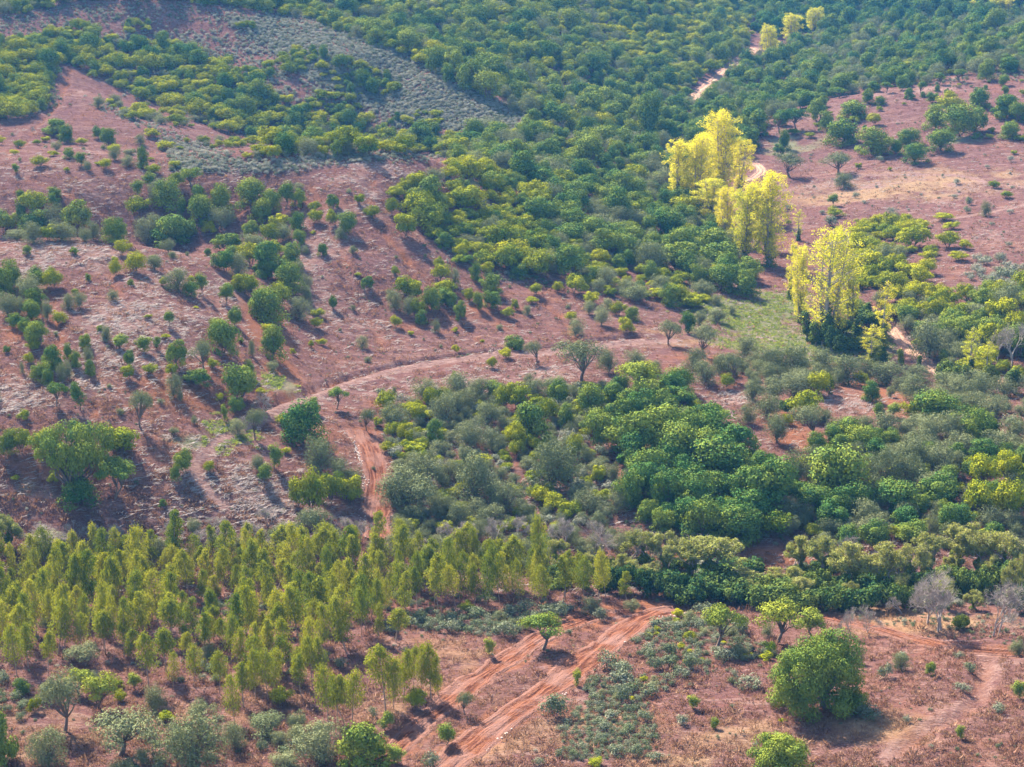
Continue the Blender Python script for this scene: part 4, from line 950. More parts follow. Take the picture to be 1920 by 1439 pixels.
# ------------------------------------------------------------------ woods: area on the photo, spacing (m), how much of it grows, mix of (kind, share, width lo-hi m, hue lo-hi)
OAKW = None
WOODS = [
 # big left hill
 ('hill', [(140,100),(200,80),(350,88),(410,130),(500,192),(630,236),(750,256),(860,272),(700,305),(560,296),(470,262),(400,225),(330,200),(230,170),(165,130)], 4.6, .80, [('shrub',.70,3.4,6.2,.3,.75), ('oak',.24,4,6.5,.1,.4), ('olive',.06,3,5,.2,.6)]),
 ('hill', [(160,60),(200,30),(480,40),(560,66),(650,110),(760,170),(900,235),(860,268),(760,248),(640,220),(520,176),(430,118),(360,82),(200,78)], 5.8, .26, [('shrub',.7,2.0,3.6,.3,.7), ('oak',.3,2.5,4.5,.15,.4)]),
 ('hill', [(430,240),(560,296),(640,300),(500,318),(330,322),(345,290),(260,235),(180,190),(200,180),(330,215)], 5.0, .22, [('shrub',.7,1.8,3.6,.4,.8), ('olive',.3,2,4,.3,.6)]),
 ('hill', [(0,70),(110,90),(110,150),(70,215),(0,240)], 4.6, .85, [('shrub',.72,3.4,6,.3,.75), ('oak',.28,4,6.5,.1,.4)]),
 ('hill', [(60,40),(170,30),(130,120),(110,150),(60,80)], 5.5, .5, [('shrub',.6,3,5,.3,.6), ('oak',.4,4,6,.2,.5)]),
 # behind the hill and up the valley
 ('far', [(0,-10),(150,-10),(260,-10),(420,-10),(560,-10),(560,30),(500,24),(300,6),(150,12),(0,40)], 5.6, .9, [('oak',.6,4.5,7.5,.2,.55), ('shrub',.3,4,6,.3,.7), ('olive',.1,4,6,.2,.6)]),
 ('far', [(470,-10),(1120,-10),(1150,120),(1230,190),(1230,250),(1090,252),(960,205),(840,150),(720,88),(590,40)], 5.4, .93, [('oak',.56,4.6,8.0,.15,.6), ('shrub',.24,4,6.4,.3,.75), ('olive',.20,4.5,7,.1,.5)]),
 ('far', [(1120,-10),(1300,-10),(1400,20),(1390,90),(1300,160),(1240,190),(1150,120)], 5.2, .85, [('oak',.5,4.0,7,.2,.6), ('shrub',.36,3.2,5.5,.4,.85), ('olive',.14,4,6,.2,.6)]),
 ('far', [(1400,-10),(1930,-10),(1930,32),(1700,44),(1560,58),(1430,66)], 6.4, 1.0, [('oak',.86,6,9,.0,.3), ('olive',.14,5,7,.0,.2)]),
 ('far', [(1560,62),(1700,50),(1930,38),(1930,120),(1800,140),(1640,165),(1500,180),(1470,140),(1480,90)], 6.0, .82, [('oak',.46,4.6,8,.1,.45), ('olive',.46,4.4,7.4,.1,.5), ('shrub',.08,3,5,.4,.6)]),
 ('far', [(1240,195),(1300,190),(1400,125),(1470,100),(1500,180),(1600,170),(1480,215),(1420,238),(1400,280),(1300,330),(1220,255)], 6.4, .78, [('oak',.5,5,8.5,.1,.4), ('openoak',.2,6,8.5,.1,.4), ('olive',.30,4.5,7.5,.1,.4)]),
 # slope down to the poplars
 ('slope', [(740,365),(860,305),(900,330),(1000,380),(1000,440),(1120,500),(1110,525),(960,520),(880,495),(790,420)], 4.5, .88, [('shrub',.72,4,7,.3,.8), ('oak',.2,4.5,7,.2,.5), ('olive',.08,4,6,.3,.6)]),
 ('slope', [(700,300),(900,262),(1060,258),(1230,256),(1260,330),(1290,410),(1390,480),(1390,545),(1300,530),(1200,500),(1120,500),(1000,440),(1000,380),(900,330),(850,305)], 5.2, .95, [('oak',.56,5,8,.12,.5), ('olive',.24,5,8,.2,.6), ('shrub',.20,4,6.5,.3,.7)]),
 ('slope', [(1120,505),(1300,535),(1330,575),(1250,570),(1150,545),(1080,530)], 5.0, .5, [('shrub',.5,2.5,5,.4,.8), ('oak',.3,3,5,.2,.5), ('olive',.2,3,5,.3,.6)]),
 ('slope', [(840,310),(870,280),(960,262),(900,255),(800,268),(720,300)], 4.6, .6, [('shrub',.6,3,5,.4,.8), ('olive',.4,3,5,.3,.6)]),
 # right bank
 ('right', [(1690,560),(1930,560),(1930,730),(1780,700),(1700,640)], 5.0, .66, [('olive',.4,4,7,.2,.6), ('oak',.25,4,6.5,.3,.6), ('shrub',.35,3.2,6,.5,.85)]),
 ('right', [(1600,430),(1720,415),(1700,470),(1690,600),(1620,560),(1610,500)], 4.6, .36, [('shrub',.8,3,5.5,.4,.8), ('olive',.2,3,5,.3,.6)]),
 ('right', [(1780,480),(1930,500),(1930,560),(1850,560)], 6, .2, [('rock',1,2,3.4,.3,.7)]),
 # thicket in the middle
 ('thicket', [(720,800),(760,760),(950,740),(1060,730),(1130,730),(1120,860),(1150,960),(1100,1000),(980,1000),(740,1000),(725,900)], 3.6, .54, [('olive',.6,2.4,5,.1,.6), ('shrub',.2,2,3.6,.4,.7), ('rock',.2,2,3,.2,.6)]),
 ('thicket', [(1130,740),(1260,740),(1290,810),(1380,840),(1440,900),(1500,1000),(1400,1015),(1240,1005),(1180,960),(1160,860)], 4.3, .66, [('oak',.8,4.5,7,.05,.42), ('shrub',.1,3,5,.4,.7), ('olive',.1,3,5,.1,.4)]),
 ('thicket', [(1470,900),(1560,830),(1700,820),(1920,830),(1930,1030),(1560,1030),(1500,1000)], 4.2, .62, [('oak',.48,4,6.5,.05,.42), ('olive',.36,3.6,6,.05,.5), ('shrub',.14,3,5,.3,.6)]),
 ('thicket', [(1270,680),(1400,690),(1560,700),(1920,740),(1920,780),(1800,770),(1640,740),(1440,720)], 4.6, .4, [('olive',1,3,5,.1,.4)]),
 # stream side
 ('stream', [(1020,1060),(1180,1060),(1930,1090),(1930,1150),(1700,1140),(1560,1140),(1220,1120),(1020,1110)], 4.6, .5, [('bramble',.6,3,6,.1,.6), ('river',.4,3.6,6,.5,.9)]),
 ('stream', [(680,1000),(1100,1005),(1230,1060),(1120,1080),(700,1050)], 4.0, .55, [('olive',.5,3,5,.2,.6), ('bare',.35,3.5,5,.4,.6), ('bramble',.15,3,5,.1,.4)]),
 ('stream', [(0,1010),(200,1000),(640,1000),(640,1030),(0,1060)], 5.5, .4, [('bare',.6,3.5,5,.4,.6), ('olive',.4,3,5,.3,.7)]),
 # plantation
 ('plantation', [(0,1085),(180,1065),(640,1060),(700,1075),(1000,1100),(1180,1120),(1150,1140),(1000,1140),(850,1150),(740,1160),(420,1130),(300,1150),(0,1180)], 3.1, .95, [('euc',1,1.8,3.1,.05,.95)]),
 ('plantation', [(0,1180),(300,1150),(330,1180),(300,1215),(220,1225),(0,1265)], 3.7, .82, [('euc',1,1.9,3.1,.05,.95)]),
 ('plantation', [(470,1130),(740,1160),(700,1190),(660,1215),(600,1235),(590,1290),(480,1305),(430,1265),(460,1200)], 3.6, .85, [('euc',1,1.9,3.1,.05,.95)]),
 ('plantation', [(330,1180),(400,1180),(420,1240),(340,1240)], 3.4, .5, [('euc',1,1.7,2.6,.05,.95)]),
 ('plantation', [(0,1130),(700,1110),(1150,1140),(1050,1180),(850,1180),(700,1220),(600,1340),(420,1360),(300,1300),(0,1290)], 4.4, .22, [('rock',.75,1.2,2.6,.0,.3), ('olive',.25,1.6,2.8,.2,.6)]),
 ('plantation', [(0,1300),(420,1330),(640,1380),(640,1439),(0,1439)], 6, .06, [('rock',.7,1.2,2.4,.0,.3), ('olive',.3,1.6,3,.3,.6)]),
 # scrub patch on the near field
 ('scrub', [(1190,1160),(1280,1150),(1380,1180),(1440,1240),(1330,1240),(1200,1310),(1110,1330),(1080,1290),(1130,1240)], 2.9, .45, [('rock',.85,.9,2.8,.0,.3), ('shrub',.06,.8,1.6,.6,.9), ('olive',.09,1.4,2.6,.5,.9)]),
 ('scrub', [(1060,1320),(1190,1310),(1210,1420),(1060,1430)], 2.8, .35, [('rock',1,.9,2.0,.0,.3)]),
 ('scrub', [(650,1110),(1060,1130),(1060,1190),(960,1200),(780,1180)], 2.1, .6, [('rock',1,1.2,2.8,.0,.3)]),
 # odd bushes on the bare slopes
 ('slopes', [(0,480),(400,480),(560,700),(600,820),(560,960),(0,980)], 9, .42, [('shrub',.4,1.0,2.2,.4,.8), ('oak',.3,1.4,2.6,.2,.5), ('olive',.3,1.2,2.6,.3,.7)]),
 ('slopes', [(560,330),(760,330),(900,530),(1200,600),(1150,640),(640,690),(560,600)], 9, .40, [('shrub',.5,1.0,2.2,.4,.8), ('olive',.5,1.,2.2,.3,.7)]),
 ('slopes', [(0,250),(300,240),(500,318),(0,330)], 9, .30, [('shrub',.5,1.2,2.6,.4,.8), ('olive',.5,1.2,2.6,.3,.7)]),
 ('slopes', [(1400,290),(1920,290),(1920,480),(1500,480)], 12, .35, [('rock',.7,1.2,2.4,.2,.7), ('shrub',.3,1.2,2.4,.4,.7)]),
 ('slopes', [(1420,240),(1780,160),(1920,130),(1920,260),(1500,260)], 8, .35, [('shrub',.5,1.4,3,.3,.6), ('oak',.5,1.8,4,.2,.4)]),
 ('slopes', [(1220,1200),(1920,1240),(1920,1439),(1000,1439)], 8, .30, [('rock',.8,.8,1.8,.0,.4), ('shrub',.2,.7,1.3,.5,.8)]),
]


BARE_GROUND = [[(330,300),(640,296),(800,290),(850,302),(836,342),(640,350),(330,345)], [(0,38),(60,26),(150,2),(330,4),(470,20),(540,36),(545,66),(470,48),(330,40),(200,44),(130,58),(60,76),(0,96)], [(940,840),(960,835),(1010,960),(985,965)], [(1150,830),(1172,830),(1200,930),(1176,930)], [(1415,830),(1500,800),(1520,870),(1450,930)],
               [(105,120),(138,120),(170,200),(120,230),(85,190)], [(1385,1020),(1490,1024),(1508,1110),(1390,1106)], [(1222,1036),(1290,1040),(1290,1064),(1222,1062)], [(1140,1132),(1240,1132),(1240,1160),(1140,1160)],
               [(690,1190),(1000,1200),(830,1300),(760,1300)], [(1590,700),(1690,735),(1690,765),(1560,745)], [(1390,740),(1440,760),(1440,775),(1370,765)], [(1470,790),(1500,790),(1500,860),(1440,880)], [(1640,770),(1700,800),(1690,815),(1560,805)]]


def inside(poly, u, v):
    p = np.array(poly, float); r = np.zeros(u.shape, bool); j = len(p) - 1
    for i in range(len(p)):
        c = (p[i, 1] > v) != (p[j, 1] > v)
        r ^= c & (u < (p[j, 0] - p[i, 0]) * (v - p[i, 1]) / (p[j, 1] - p[i, 1] + 1e-12) + p[i, 0])
        j = i
    return r


KIND_NAME = {'oak': 'oak_tree', 'openoak': 'oak_tree', 'slimoak': 'oak_tree', 'bigoak': 'oak_tree', 'roundoak': 'oak_tree', 'spreadoak': 'oak_tree', 'archoak': 'oak_tree',
             'shrub': 'evergreen_shrub', 'olive': 'olive_tree', 'openolive': 'olive_tree', 'euc': 'eucalyptus_tree', 'rock': 'rockrose_shrub', 'bare': 'bare_tree',
             'river': 'streamside_tree', 'bramble': 'bramble_bush', 'ivy': 'ivy_column', 'poplar': 'poplar_tree', 'thinpoplar': 'poplar_tree', 'slimpoplar': 'poplar_tree'}
rng = np.random.default_rng(11)
plants = []          # x, y, z, width, height, kind, hue, u, v, zone
cells = {}


def taken(x, y, r):
    for i in range(int((x - 9) // 9), int((x + 9) // 9) + 1):
        for j in range(int((y - 9) // 9), int((y + 9) // 9) + 1):
            for (a, b, w) in cells.get((i, j), ()):
                if (a - x) ** 2 + (b - y) ** 2 < ((w + r) * .5) ** 2:
                    return True
    return False


def put(x, y, z, w, h, kind, hue, u, v, zone, claim):
    plants.append([x, y, z, w, h, kind, hue, u, v, zone])
    cells.setdefault((int(x // 9), int(y // 9)), []).append((x, y, claim))


S = np.array([(a, b) for (a, b, *_r) in SEEN], float)
sx_, sy_, sz_, _ok = hit(S[:, 0], S[:, 1])
_, _, sf = project(sx_, sy_, sz_)
for i, (u, v, w, h, kind, hue) in enumerate(SEEN):
    m = sf[i] / FPX
    if kind == 'rock':
        hue *= .4
    if kind == 'shrub' and v > 850:
        hue = min(hue, .58)
    if 'oak' in kind and u > 1130 and 740 < v < 1030:
        hue = max(.05, hue - .14)
    w = w * (.90 if 'poplar' in kind else .93 if kind == 'euc' else .86 if kind == 'bare' else .94)
    put(sx_[i], sy_[i], sz_[i], w * m, h * m / .97 * (1.15 if kind == 'river' else 1), kind, hue, u, v, 'seen', w * m * .62)
N_SEEN = len(plants)
ALLTRACK = [TW[k] for k in TW]
def widen(poly):
    """areas that meet the edge of the photo go on beyond it"""
    return [(a - 220 if a <= 0 else a + 220 if a >= 1920 else a, b + 60 if b >= 1439 else b) for a, b in poly]


for (zone, poly, gap, dens, mix) in WOODS:
    poly = widen(poly)
    P = np.array(poly, float)
    lo = P.min(0); hi = P.max(0)
    n = int(min(9000, 500 + (hi[0] - lo[0]) * (hi[1] - lo[1]) * (.02 if zone == 'slopes' else .3)))
    u = rng.uniform(lo[0], hi[0], n); v = rng.uniform(lo[1], hi[1], n)
    k = inside(poly, u, v); u, v = u[k], v[k]
    u = u + rng.normal(0, 9, len(u)); v = v + rng.normal(0, 4, len(v)) * (zone not in ('plantation', 'scrub'))
    for ex in BARE_GROUND:
        k = ~inside(ex, u, v); u, v = u[k], v[k]
    x, y, z, ok = hit(u, v)
    tr = np.zeros(len(x), bool)
    for kk in ('stream', 'bend', 'valley', 'rise'):      # nothing grows close in front of the open road
        pp = np.array(TRACKS[kk][0], float)
        dpx, _s = dist_to(pp + [0, 11], u, v)
        tr |= dpx < (15 if kk != 'stream' else 12)
    for kk, pth in TW.items():
        m = near(pth, x, y, 8)
        if m.any():
            d, _s = dist_to(pth, x[m], y[m]); t = np.zeros(len(x), bool); t[m] = d < TRACKS[kk][1] + 1.0; tr |= t
    patch = fbm(x / 16, y / 16, 2)
    cum = np.cumsum([float(q[1]) for q in mix]); cum /= cum[-1]
    for i in range(len(x)):
        if not ok[i] or tr[i] or  patch[i] * .9 + .5 > dens * 1.15 + .12 * rng.normal() + .02:
            continue
        q = mix[int(np.searchsorted(cum, rng.random()))]
        w = q[2] * .85 + (q[3] * 1.2 - q[2] * .85) * rng.random() ** 1.7 if zone != 'plantation' else rng.uniform(q[2], q[3])
        claim = gap * (1 if zone == 'slopes' or q[0] == 'euc' else min(1.15, w * .93 / gap))
        if taken(x[i], y[i], claim * rng.uniform(.8, 1.1)):
            continue
        h = w * {'oak': .95, 'shrub': .8, 'olive': .9, 'openoak': .85, 'euc': 3.0, 'rock': .72, 'bare': 1.0, 'river': 1.2, 'bramble': .55}[q[0]] * rng.uniform(.75, 1.3)
        put(x[i], y[i], z[i], w, h, q[0], float(np.clip(rng.uniform(q[4], q[5]), 0, 1)), u[i], v[i], zone, claim)

# ------------------------------------------------------------------ which plants stand as things, which merge into far woods
for q in plants:
    q.append(float(math.dist((q[0], q[1], q[2]), (0, 0, CAM_H))))
by_name = {}
for i, q in enumerate(plants):
    q.append(q[3] * q[4] * (FPX / q[10]) ** 2 * (1.6 if i < N_SEEN else 1.0))
    by_name.setdefault(KIND_NAME[q[5]], []).append(i)
LIMIT = 298
THINGS = set()
for nm, idx in by_name.items():
    idx.sort(key=lambda i: -plants[i][11])
    THINGS.update([i for i in idx if i < N_SEEN or (-12 < plants[i][7] < 1932 and plants[i][8] < 1470)][:LIMIT])

# ------------------------------------------------------------------ labels
LZ = [
 ('at the near edge of the plantation', [(420,1270),(640,1240),(860,1200),(860,1345),(640,1375),(420,1375)]),
 ('in the left front corner', [(0,1285),(300,1270),(420,1330),(420,1445),(0,1445)]),
 ('left of the twin red tracks', [(420,1330),(860,1240),(960,1250),(800,1380),(730,1445),(420,1445)]),
 ('between the twin red tracks', [(730,1445),(800,1380),(960,1250),(1100,1165),(1190,1160),(1050,1285),(850,1445)]),
 ('on the scrub patch right of the tracks', [(1190,1155),(1450,1160),(1440,1250),(1330,1330),(1060,1440),(860,1440),(1050,1285)]),
 ('behind the small track-side oak', [(740,1160),(850,1100),(1190,1130),(1190,1165),(1010,1240),(860,1240)]),
 ('on the dry field in front', [(860,1445),(1060,1430),(1440,1240),(1930,1225),(1930,1445)]),
 ('beside the lane past the bare trees', [(1190,1155),(1560,1160),(1700,1165),(1930,1165),(1930,1250),(1440,1250)]),
 ('in the front left of the plantation', [(0,1190),(330,1180),(420,1200),(420,1330),(0,1300)]),
 ('in the dense left of the plantation', [(0,1040),(240,1030),(330,1180),(0,1190)]),
 ('in the back rows of the plantation', [(240,1030),(760,1000),(1000,1010),(1000,1095),(700,1100),(300,1120)]),
 ('around the plantation clearing', [(240,1040),(300,1120),(460,1115),(470,1210),(420,1290),(330,1200),(300,1150)]),
 ('in the heart of the plantation', [(440,1100),(860,1090),(860,1210),(640,1260),(440,1310)]),
 ('at the right end of the plantation', [(860,1080),(1190,1080),(1190,1150),(860,1210)]),
 ('in the ivy thicket along the stream', [(1190,1030),(1560,1045),(1930,1045),(1930,1170),(1700,1170),(1190,1160)]),
 ('where the plantation meets the stream thicket', [(980,1005),(1190,1000),(1240,1080),(1190,1160),(980,1095)]),
 ('along the back edge of the plantation', [(0,985),(660,960),(990,1000),(990,1040),(0,1060)]),
 ('beside the red firebreak', [(540,830),(690,800),(760,900),(740,1000),(540,1000)]),
 ('near the pale winding path', [(290,770),(540,760),(560,930),(540,1000),(290,1000)]),
 ('around the big dark oak on the left', [(0,815),(290,800),(290,1000),(0,1000)]),
 ('below the pale spur on the left', [(0,640),(200,630),(200,815),(0,815)]),
 ('on the red slope under the gully', [(200,600),(400,600),(560,620),(560,770),(290,800),(200,815)]),
 ('at the left edge under the pale spur', [(0,475),(170,500),(200,640),(0,680)]),
 ('on the crown of the pale spur', [(0,440),(170,470),(400,480),(400,600),(200,640),(170,500)]),
 ('in the wooded gully', [(395,462),(600,470),(615,615),(440,625)]),
 ('above the olive flat by the ditch', [(620,640),(1200,590),(1290,610),(1290,690),(900,760),(640,850)]),
 ('in the clumps on the middle slope', [(680,490),(960,490),(960,620),(700,640)]),
 ('on the lower middle slope', [(960,490),(1290,500),(1290,640),(960,640)]),
 ('on the scrubby bank right of the firebreak', [(690,760),(950,740),(950,1010),(740,1010)]),
 ('on the bank below the spreading olive', [(950,720),(1130,720),(1160,1010),(950,1010)]),
 ('in the dark grove at the bank foot', [(1130,690),(1290,690),(1500,880),(1500,1040),(1160,1040)]),
 ('in the right-hand thicket', [(1500,840),(1930,800),(1930,1045),(1500,1045)]),
 ('among the olive rows under the poplars', [(1270,640),(1500,660),(1930,725),(1930,840),(1500,860),(1290,760)]),
 ('on the green flat beside the poplars', [(1270,500),(1480,500),(1480,670),(1270,650)]),
 ('under the tall thinning poplar', [(1470,540),(1700,560),(1700,700),(1620,720),(1470,680)]),
 ('among the bright shrubs on the right bank', [(1590,400),(1830,405),(1760,600),(1610,620)]),
 ('on the right bank below the field', [(1680,480),(1930,480),(1930,760),(1700,740)]),
 ('on the open field at the right', [(1400,300),(1930,300),(1930,480),(1500,480)]),
 ('on the right-hand knoll', [(1420,235),(1600,165),(1930,110),(1930,300),(1400,300)]),
 ('in the left hollow behind the pale spur', [(0,340),(230,330),(230,480),(0,480)]),
 ('in the hollow behind the pale spur', [(230,325),(470,330),(400,480),(200,530),(230,480)]),
 ('at the head of the gully', [(400,330),(600,340),(600,480),(395,480)]),
 ('on the bare second spur', [(560,300),(800,300),(820,420),(700,500),(600,480)]),
 ('on the pink saddle below the big hill', [(0,230),(330,230),(520,325),(0,335)]),
 ('on the slope above the poplars', [(960,250),(1300,240),(1400,480),(1400,540),(1120,500)]),
 ('on the bright wooded slope', [(690,300),(960,250),(1120,510),(960,530),(860,500)]),
 ('around the pale valley road', [(1240,170),(1500,60),(1520,230),(1290,330)]),
 ('on the plateau behind the knoll', [(1460,40),(1930,30),(1930,150),(1500,210)]),
 ('on the far dark ridge', [(1380,-20),(1930,-20),(1930,50),(1420,70)]),
 ('on the left flank of the big hill', [(0,40),(150,30),(130,240),(0,250)]),
 ('on the wooded face of the big hill', [(130,0),(500,10),(700,120),(880,230),(800,310),(420,310),(150,200)]),
 ('in the far woods behind the big hill', [(-10,-20),(1400,-20),(1400,300),(880,300)]),
]
NOUN = {'oak': ('dark green oak', 'mid-green oak', 'bright green oak'), 'openoak': ('dark open-crowned oak', 'green open-crowned oak', 'yellow-green open-crowned oak'),
        'slimoak': ('slim dark tree', 'slim green tree', 'slim yellow-green tree'), 'shrub': ('dark rounded shrub', 'green rounded shrub', 'yellow-green rounded shrub'),
        'olive': ('blue-grey olive bush', 'grey-green olive bush', 'pale-green olive bush'), 'openolive': ('grey spreading olive', 'grey-green spreading olive', 'pale spreading olive'),
        'euc': ('slender green eucalyptus', 'slender olive-green eucalyptus', 'slender yellowish eucalyptus'), 'rock': ('low grey shrub', 'low grey-green shrub', 'low pale shrub'),
        'bare': ('leafless grey tree', 'leafless grey tree', 'leafless grey tree'), 'river': ('ivy-hung twiggy tree',) * 3,
        'bramble': ('dark bramble mound', 'green bramble mound', 'bright bramble mound'), 'ivy': ('ivy-clad stem', 'ivy-clad stem', 'yellowish ivy-clad stem')}
CAT = {'oak_tree': 'tree', 'evergreen_shrub': 'shrub', 'olive_tree': 'tree', 'eucalyptus_tree': 'tree', 'rockrose_shrub': 'shrub', 'bare_tree': 'tree', 'streamside_tree': 'tree',
       'bramble_bush': 'bush', 'ivy_column': 'ivy', 'poplar_tree': 'tree'}
PLURAL = {'oak_tree': 'oak trees', 'evergreen_shrub': 'evergreen shrubs', 'olive_tree': 'olive trees', 'eucalyptus_tree': 'eucalyptus trees', 'rockrose_shrub': 'low grey shrubs', 'bare_tree': 'leafless trees',
          'streamside_tree': 'stream-side trees', 'bramble_bush': 'bramble mounds', 'ivy_column': 'ivy-clad stems', 'poplar_tree': 'autumn poplars'}
OWN = {  # plants that are unlike all others: (photo point) -> label
 (1540,1326): 'huge domed green oak standing alone on the dry front field', (1470,1462): 'round bright green oak cut off by the bottom edge, before the huge oak',
 (140,935): 'huge dark spreading oak with dense lobed crown at left', (225,932): 'dark arching oak with a hollow under its crown, right of the huge spreading oak',
 (228,857): 'smooth green dome shrub right of the huge spreading oak', (1015,1218): 'lone green oak with short trunk between the twin red tracks',
 (1457,1208): 'light open oak with forked pale trunk just behind the huge domed oak', (1340,1218): 'open oak with leaning trunk, left of the huge domed oak', (1522,1192): 'slim tuft-crowned tree right behind the huge domed oak',
 (1545,642): 'tall thinning yellow poplar with pale stems showing', (1500,604): 'narrow yellow poplar left of the tall thinning one', (1597,612): 'yellow poplar right behind the tall thinning one',
 (1570,602): 'dull yellow poplar half hidden behind the tall thinning one', (1655,652): 'thin leaning yellow poplar right of the big poplar clump', (1636,690): 'small sparse poplar over the valley path',
 (1480,560): 'narrow yellow poplar at the left foot of the front poplar clump', (1572,640): 'thin golden poplar stem against the tall thinning one', (1497,452): 'narrow green poplar standing alone between the poplar clumps',
 (1272,388): 'leftmost golden poplar of the rear clump by the bend', (1308,398): 'golden poplar second from left in the rear clump', (1350,392): 'tallest golden poplar of the rear clump by the bend',
 (1386,376): 'rightmost golden poplar of the rear clump beside the road bend', (1330,380): 'golden poplar at the back of the rear clump', (1332,420): 'low yellow-green poplar in front of the rear clump',
 (1362,446): 'short golden poplar between the rear and middle clumps', (1396,488): 'bright lime-yellow poplar in the middle clump', (1444,500): 'broad yellow poplar with bare pale branches in the middle clump', (1420,470): 'yellow poplar behind the lime-yellow one',
 (1440,113): 'tall far yellow poplar beside the pale valley road', (1453,113): 'small far poplar leaning on the taller one by the valley road', (1485,86): 'rounded far yellow poplar, middle of the three', (1527,66): 'farthest yellow-green poplar of the three by the road',
 (1820,28): 'small far poplar at the top edge, left of a pair', (1868,26): 'left far poplar of the pair in the top right corner', (1891,28): 'right far poplar of the pair in the top right corner',
 (1820,705): 'sparse yellow-green poplar at the right edge of the valley', (1850,715): 'smaller sparse poplar at the right edge of the valley',
 (1770,1183): 'big leafless grey tree with two leaning trunks by the lane', (1740,1170): 'leafless grey tree behind the two-trunked one by the lane', (1858,1192): 'fan-shaped leafless grey tree at the right end of the lane',
 (1597,1195): 'small bare tree beside the lane behind the huge oak', (1625,1185): 'small bare tree with few yellow leaves by the lane', (90,1040): 'yellow-flecked tree at the left back edge of the plantation',
 (1092,714): 'spreading grey olive with dark forked trunk on the flat spur', (1007,683): 'thin grey olive just left of the spreading forked olive', (1255,648): 'grey open olive standing clear at the end of the ditch',
 (963,656): 'round green oak bush sitting in the ditch line', (948,673): 'small bright lime shrub under the round ditch bush', (725,769): 'bright green ball-shaped shrub above the firebreak', (687,807): 'leaning grey olive at the head of the firebreak',
 (1200,754): 'light yellow-green umbrella oak on two thin trunks', (1753,795): 'dark dense ball-crowned oak among the grey olives', (1400,556): 'round blue-green oak on the green flat by the poplars',
 (1573,925): 'large bright-lobed oak in the right-hand thicket', (1038,914): 'large blue-grey olive dome in the middle of the bank', (445,816): 'pale yellow bush beside the winding path',
 (1022,1115): 'tallest eucalyptus with thin trunk at the right of the plantation', (320,1055): 'dark narrow eucalyptus spire at the back of the plantation', (723,1334): 'full eucalyptus at the front left of the track-side group',
 (222,1418): 'spreading grey olive with bent dark trunk in the left front corner', (355,1434): 'wide soft grey olive at the bottom edge, left', (120,1372): 'tall open olive on one dark trunk, left front corner',
 (683,1432): 'spreading green oak at the bottom edge beside the left track', (870,1342): 'half-bare grey olive between the two red tracks', (835,1397): 'small tuft tree between the two red tracks',
 (780,1326): 'bright green ball shrub under the track-side eucalyptus group', (1462,250): 'dark umbrella oak, left of a touching pair on the knoll', (1493,243): 'dark umbrella oak, right of a touching pair on the knoll',
 (1482,333): 'dark grey umbrella tree with visible trunk by the road bend', (1573,328): 'wide blue-grey umbrella tree on the open field', (1583,352): 'grey bush in front of the wide umbrella tree', (1562,388): 'small dark lone tree on the open field',
 (568,828): 'large dark blue-green oak at the left of the firebreak', (602,884): 'grey olive leaning in front of the dark blue-green oak', (360,352): 'umbrella oak on a thin trunk at the crest of the second spur',
 (62,249): 'bare grey snag on the pink saddle', (100,541): 'bright ball-crowned shrub at the left edge of the pale spur', (1215,257): 'tall dark tree group leader in the valley wood', (1216,258): 'tall dark narrow tree in the valley wood',
 (378,553): 'slim tree on a thin trunk beside the grey bushes of the pale spur', (426,573): 'slim dark tree beside the gully path', (510,672): 'round oak at the mouth of the gully', (264,802): 'grey olive on a dark stem in the middle of the red slope',
}
ORD = ['leftmost', 'second from the left', 'third from the left', 'fourth from the left', 'fifth from the left', 'sixth from the left', 'seventh from the left', 'eighth from the left', 'ninth from the left', 'tenth from the left', 'eleventh from the left', 'twelfth from the left']
ROWS = ['front', 'second', 'third', 'fourth', 'fifth', 'sixth', 'seventh', 'eighth', 'ninth', 'tenth', 'eleventh', 'twelfth', 'thirteenth', 'fourteenth', 'fifteenth', 'sixteenth', 'seventeenth', 'eighteenth', 'nineteenth', 'twentieth'] + ['farther'] * 60
uv = np.array([[q[7], q[8]] for q in plants])
zone_of = np.full(len(plants), -1)
for k in range(len(LZ) - 1, -1, -1):
    zone_of[inside(LZ[k][1], uv[:, 0], uv[:, 1])] = k
classes = {}
for i, q in enumerate(plants):
    if i >= N_SEEN and not (-12 < q[7] < 1932 and q[8] < 1470):
        continue                # beyond the edge of the photo
    b = 0 if q[6] < .3 else (1 if q[6] < .56 else 2)
    if q[5] in NOUN:
        noun = NOUN[q[5]][b]
    else:
        noun = {'bigoak': 'huge oak', 'roundoak': 'round oak', 'spreadoak': 'spreading oak', 'archoak': 'arching oak'}.get(q[5], 'yellow poplar')
    ph = LZ[zone_of[i]][0] if zone_of[i] >= 0 else 'on the open slopes'
    classes.setdefault((KIND_NAME[q[5]], noun, ph), []).append(i)
LABEL, GROUP = {}, {}
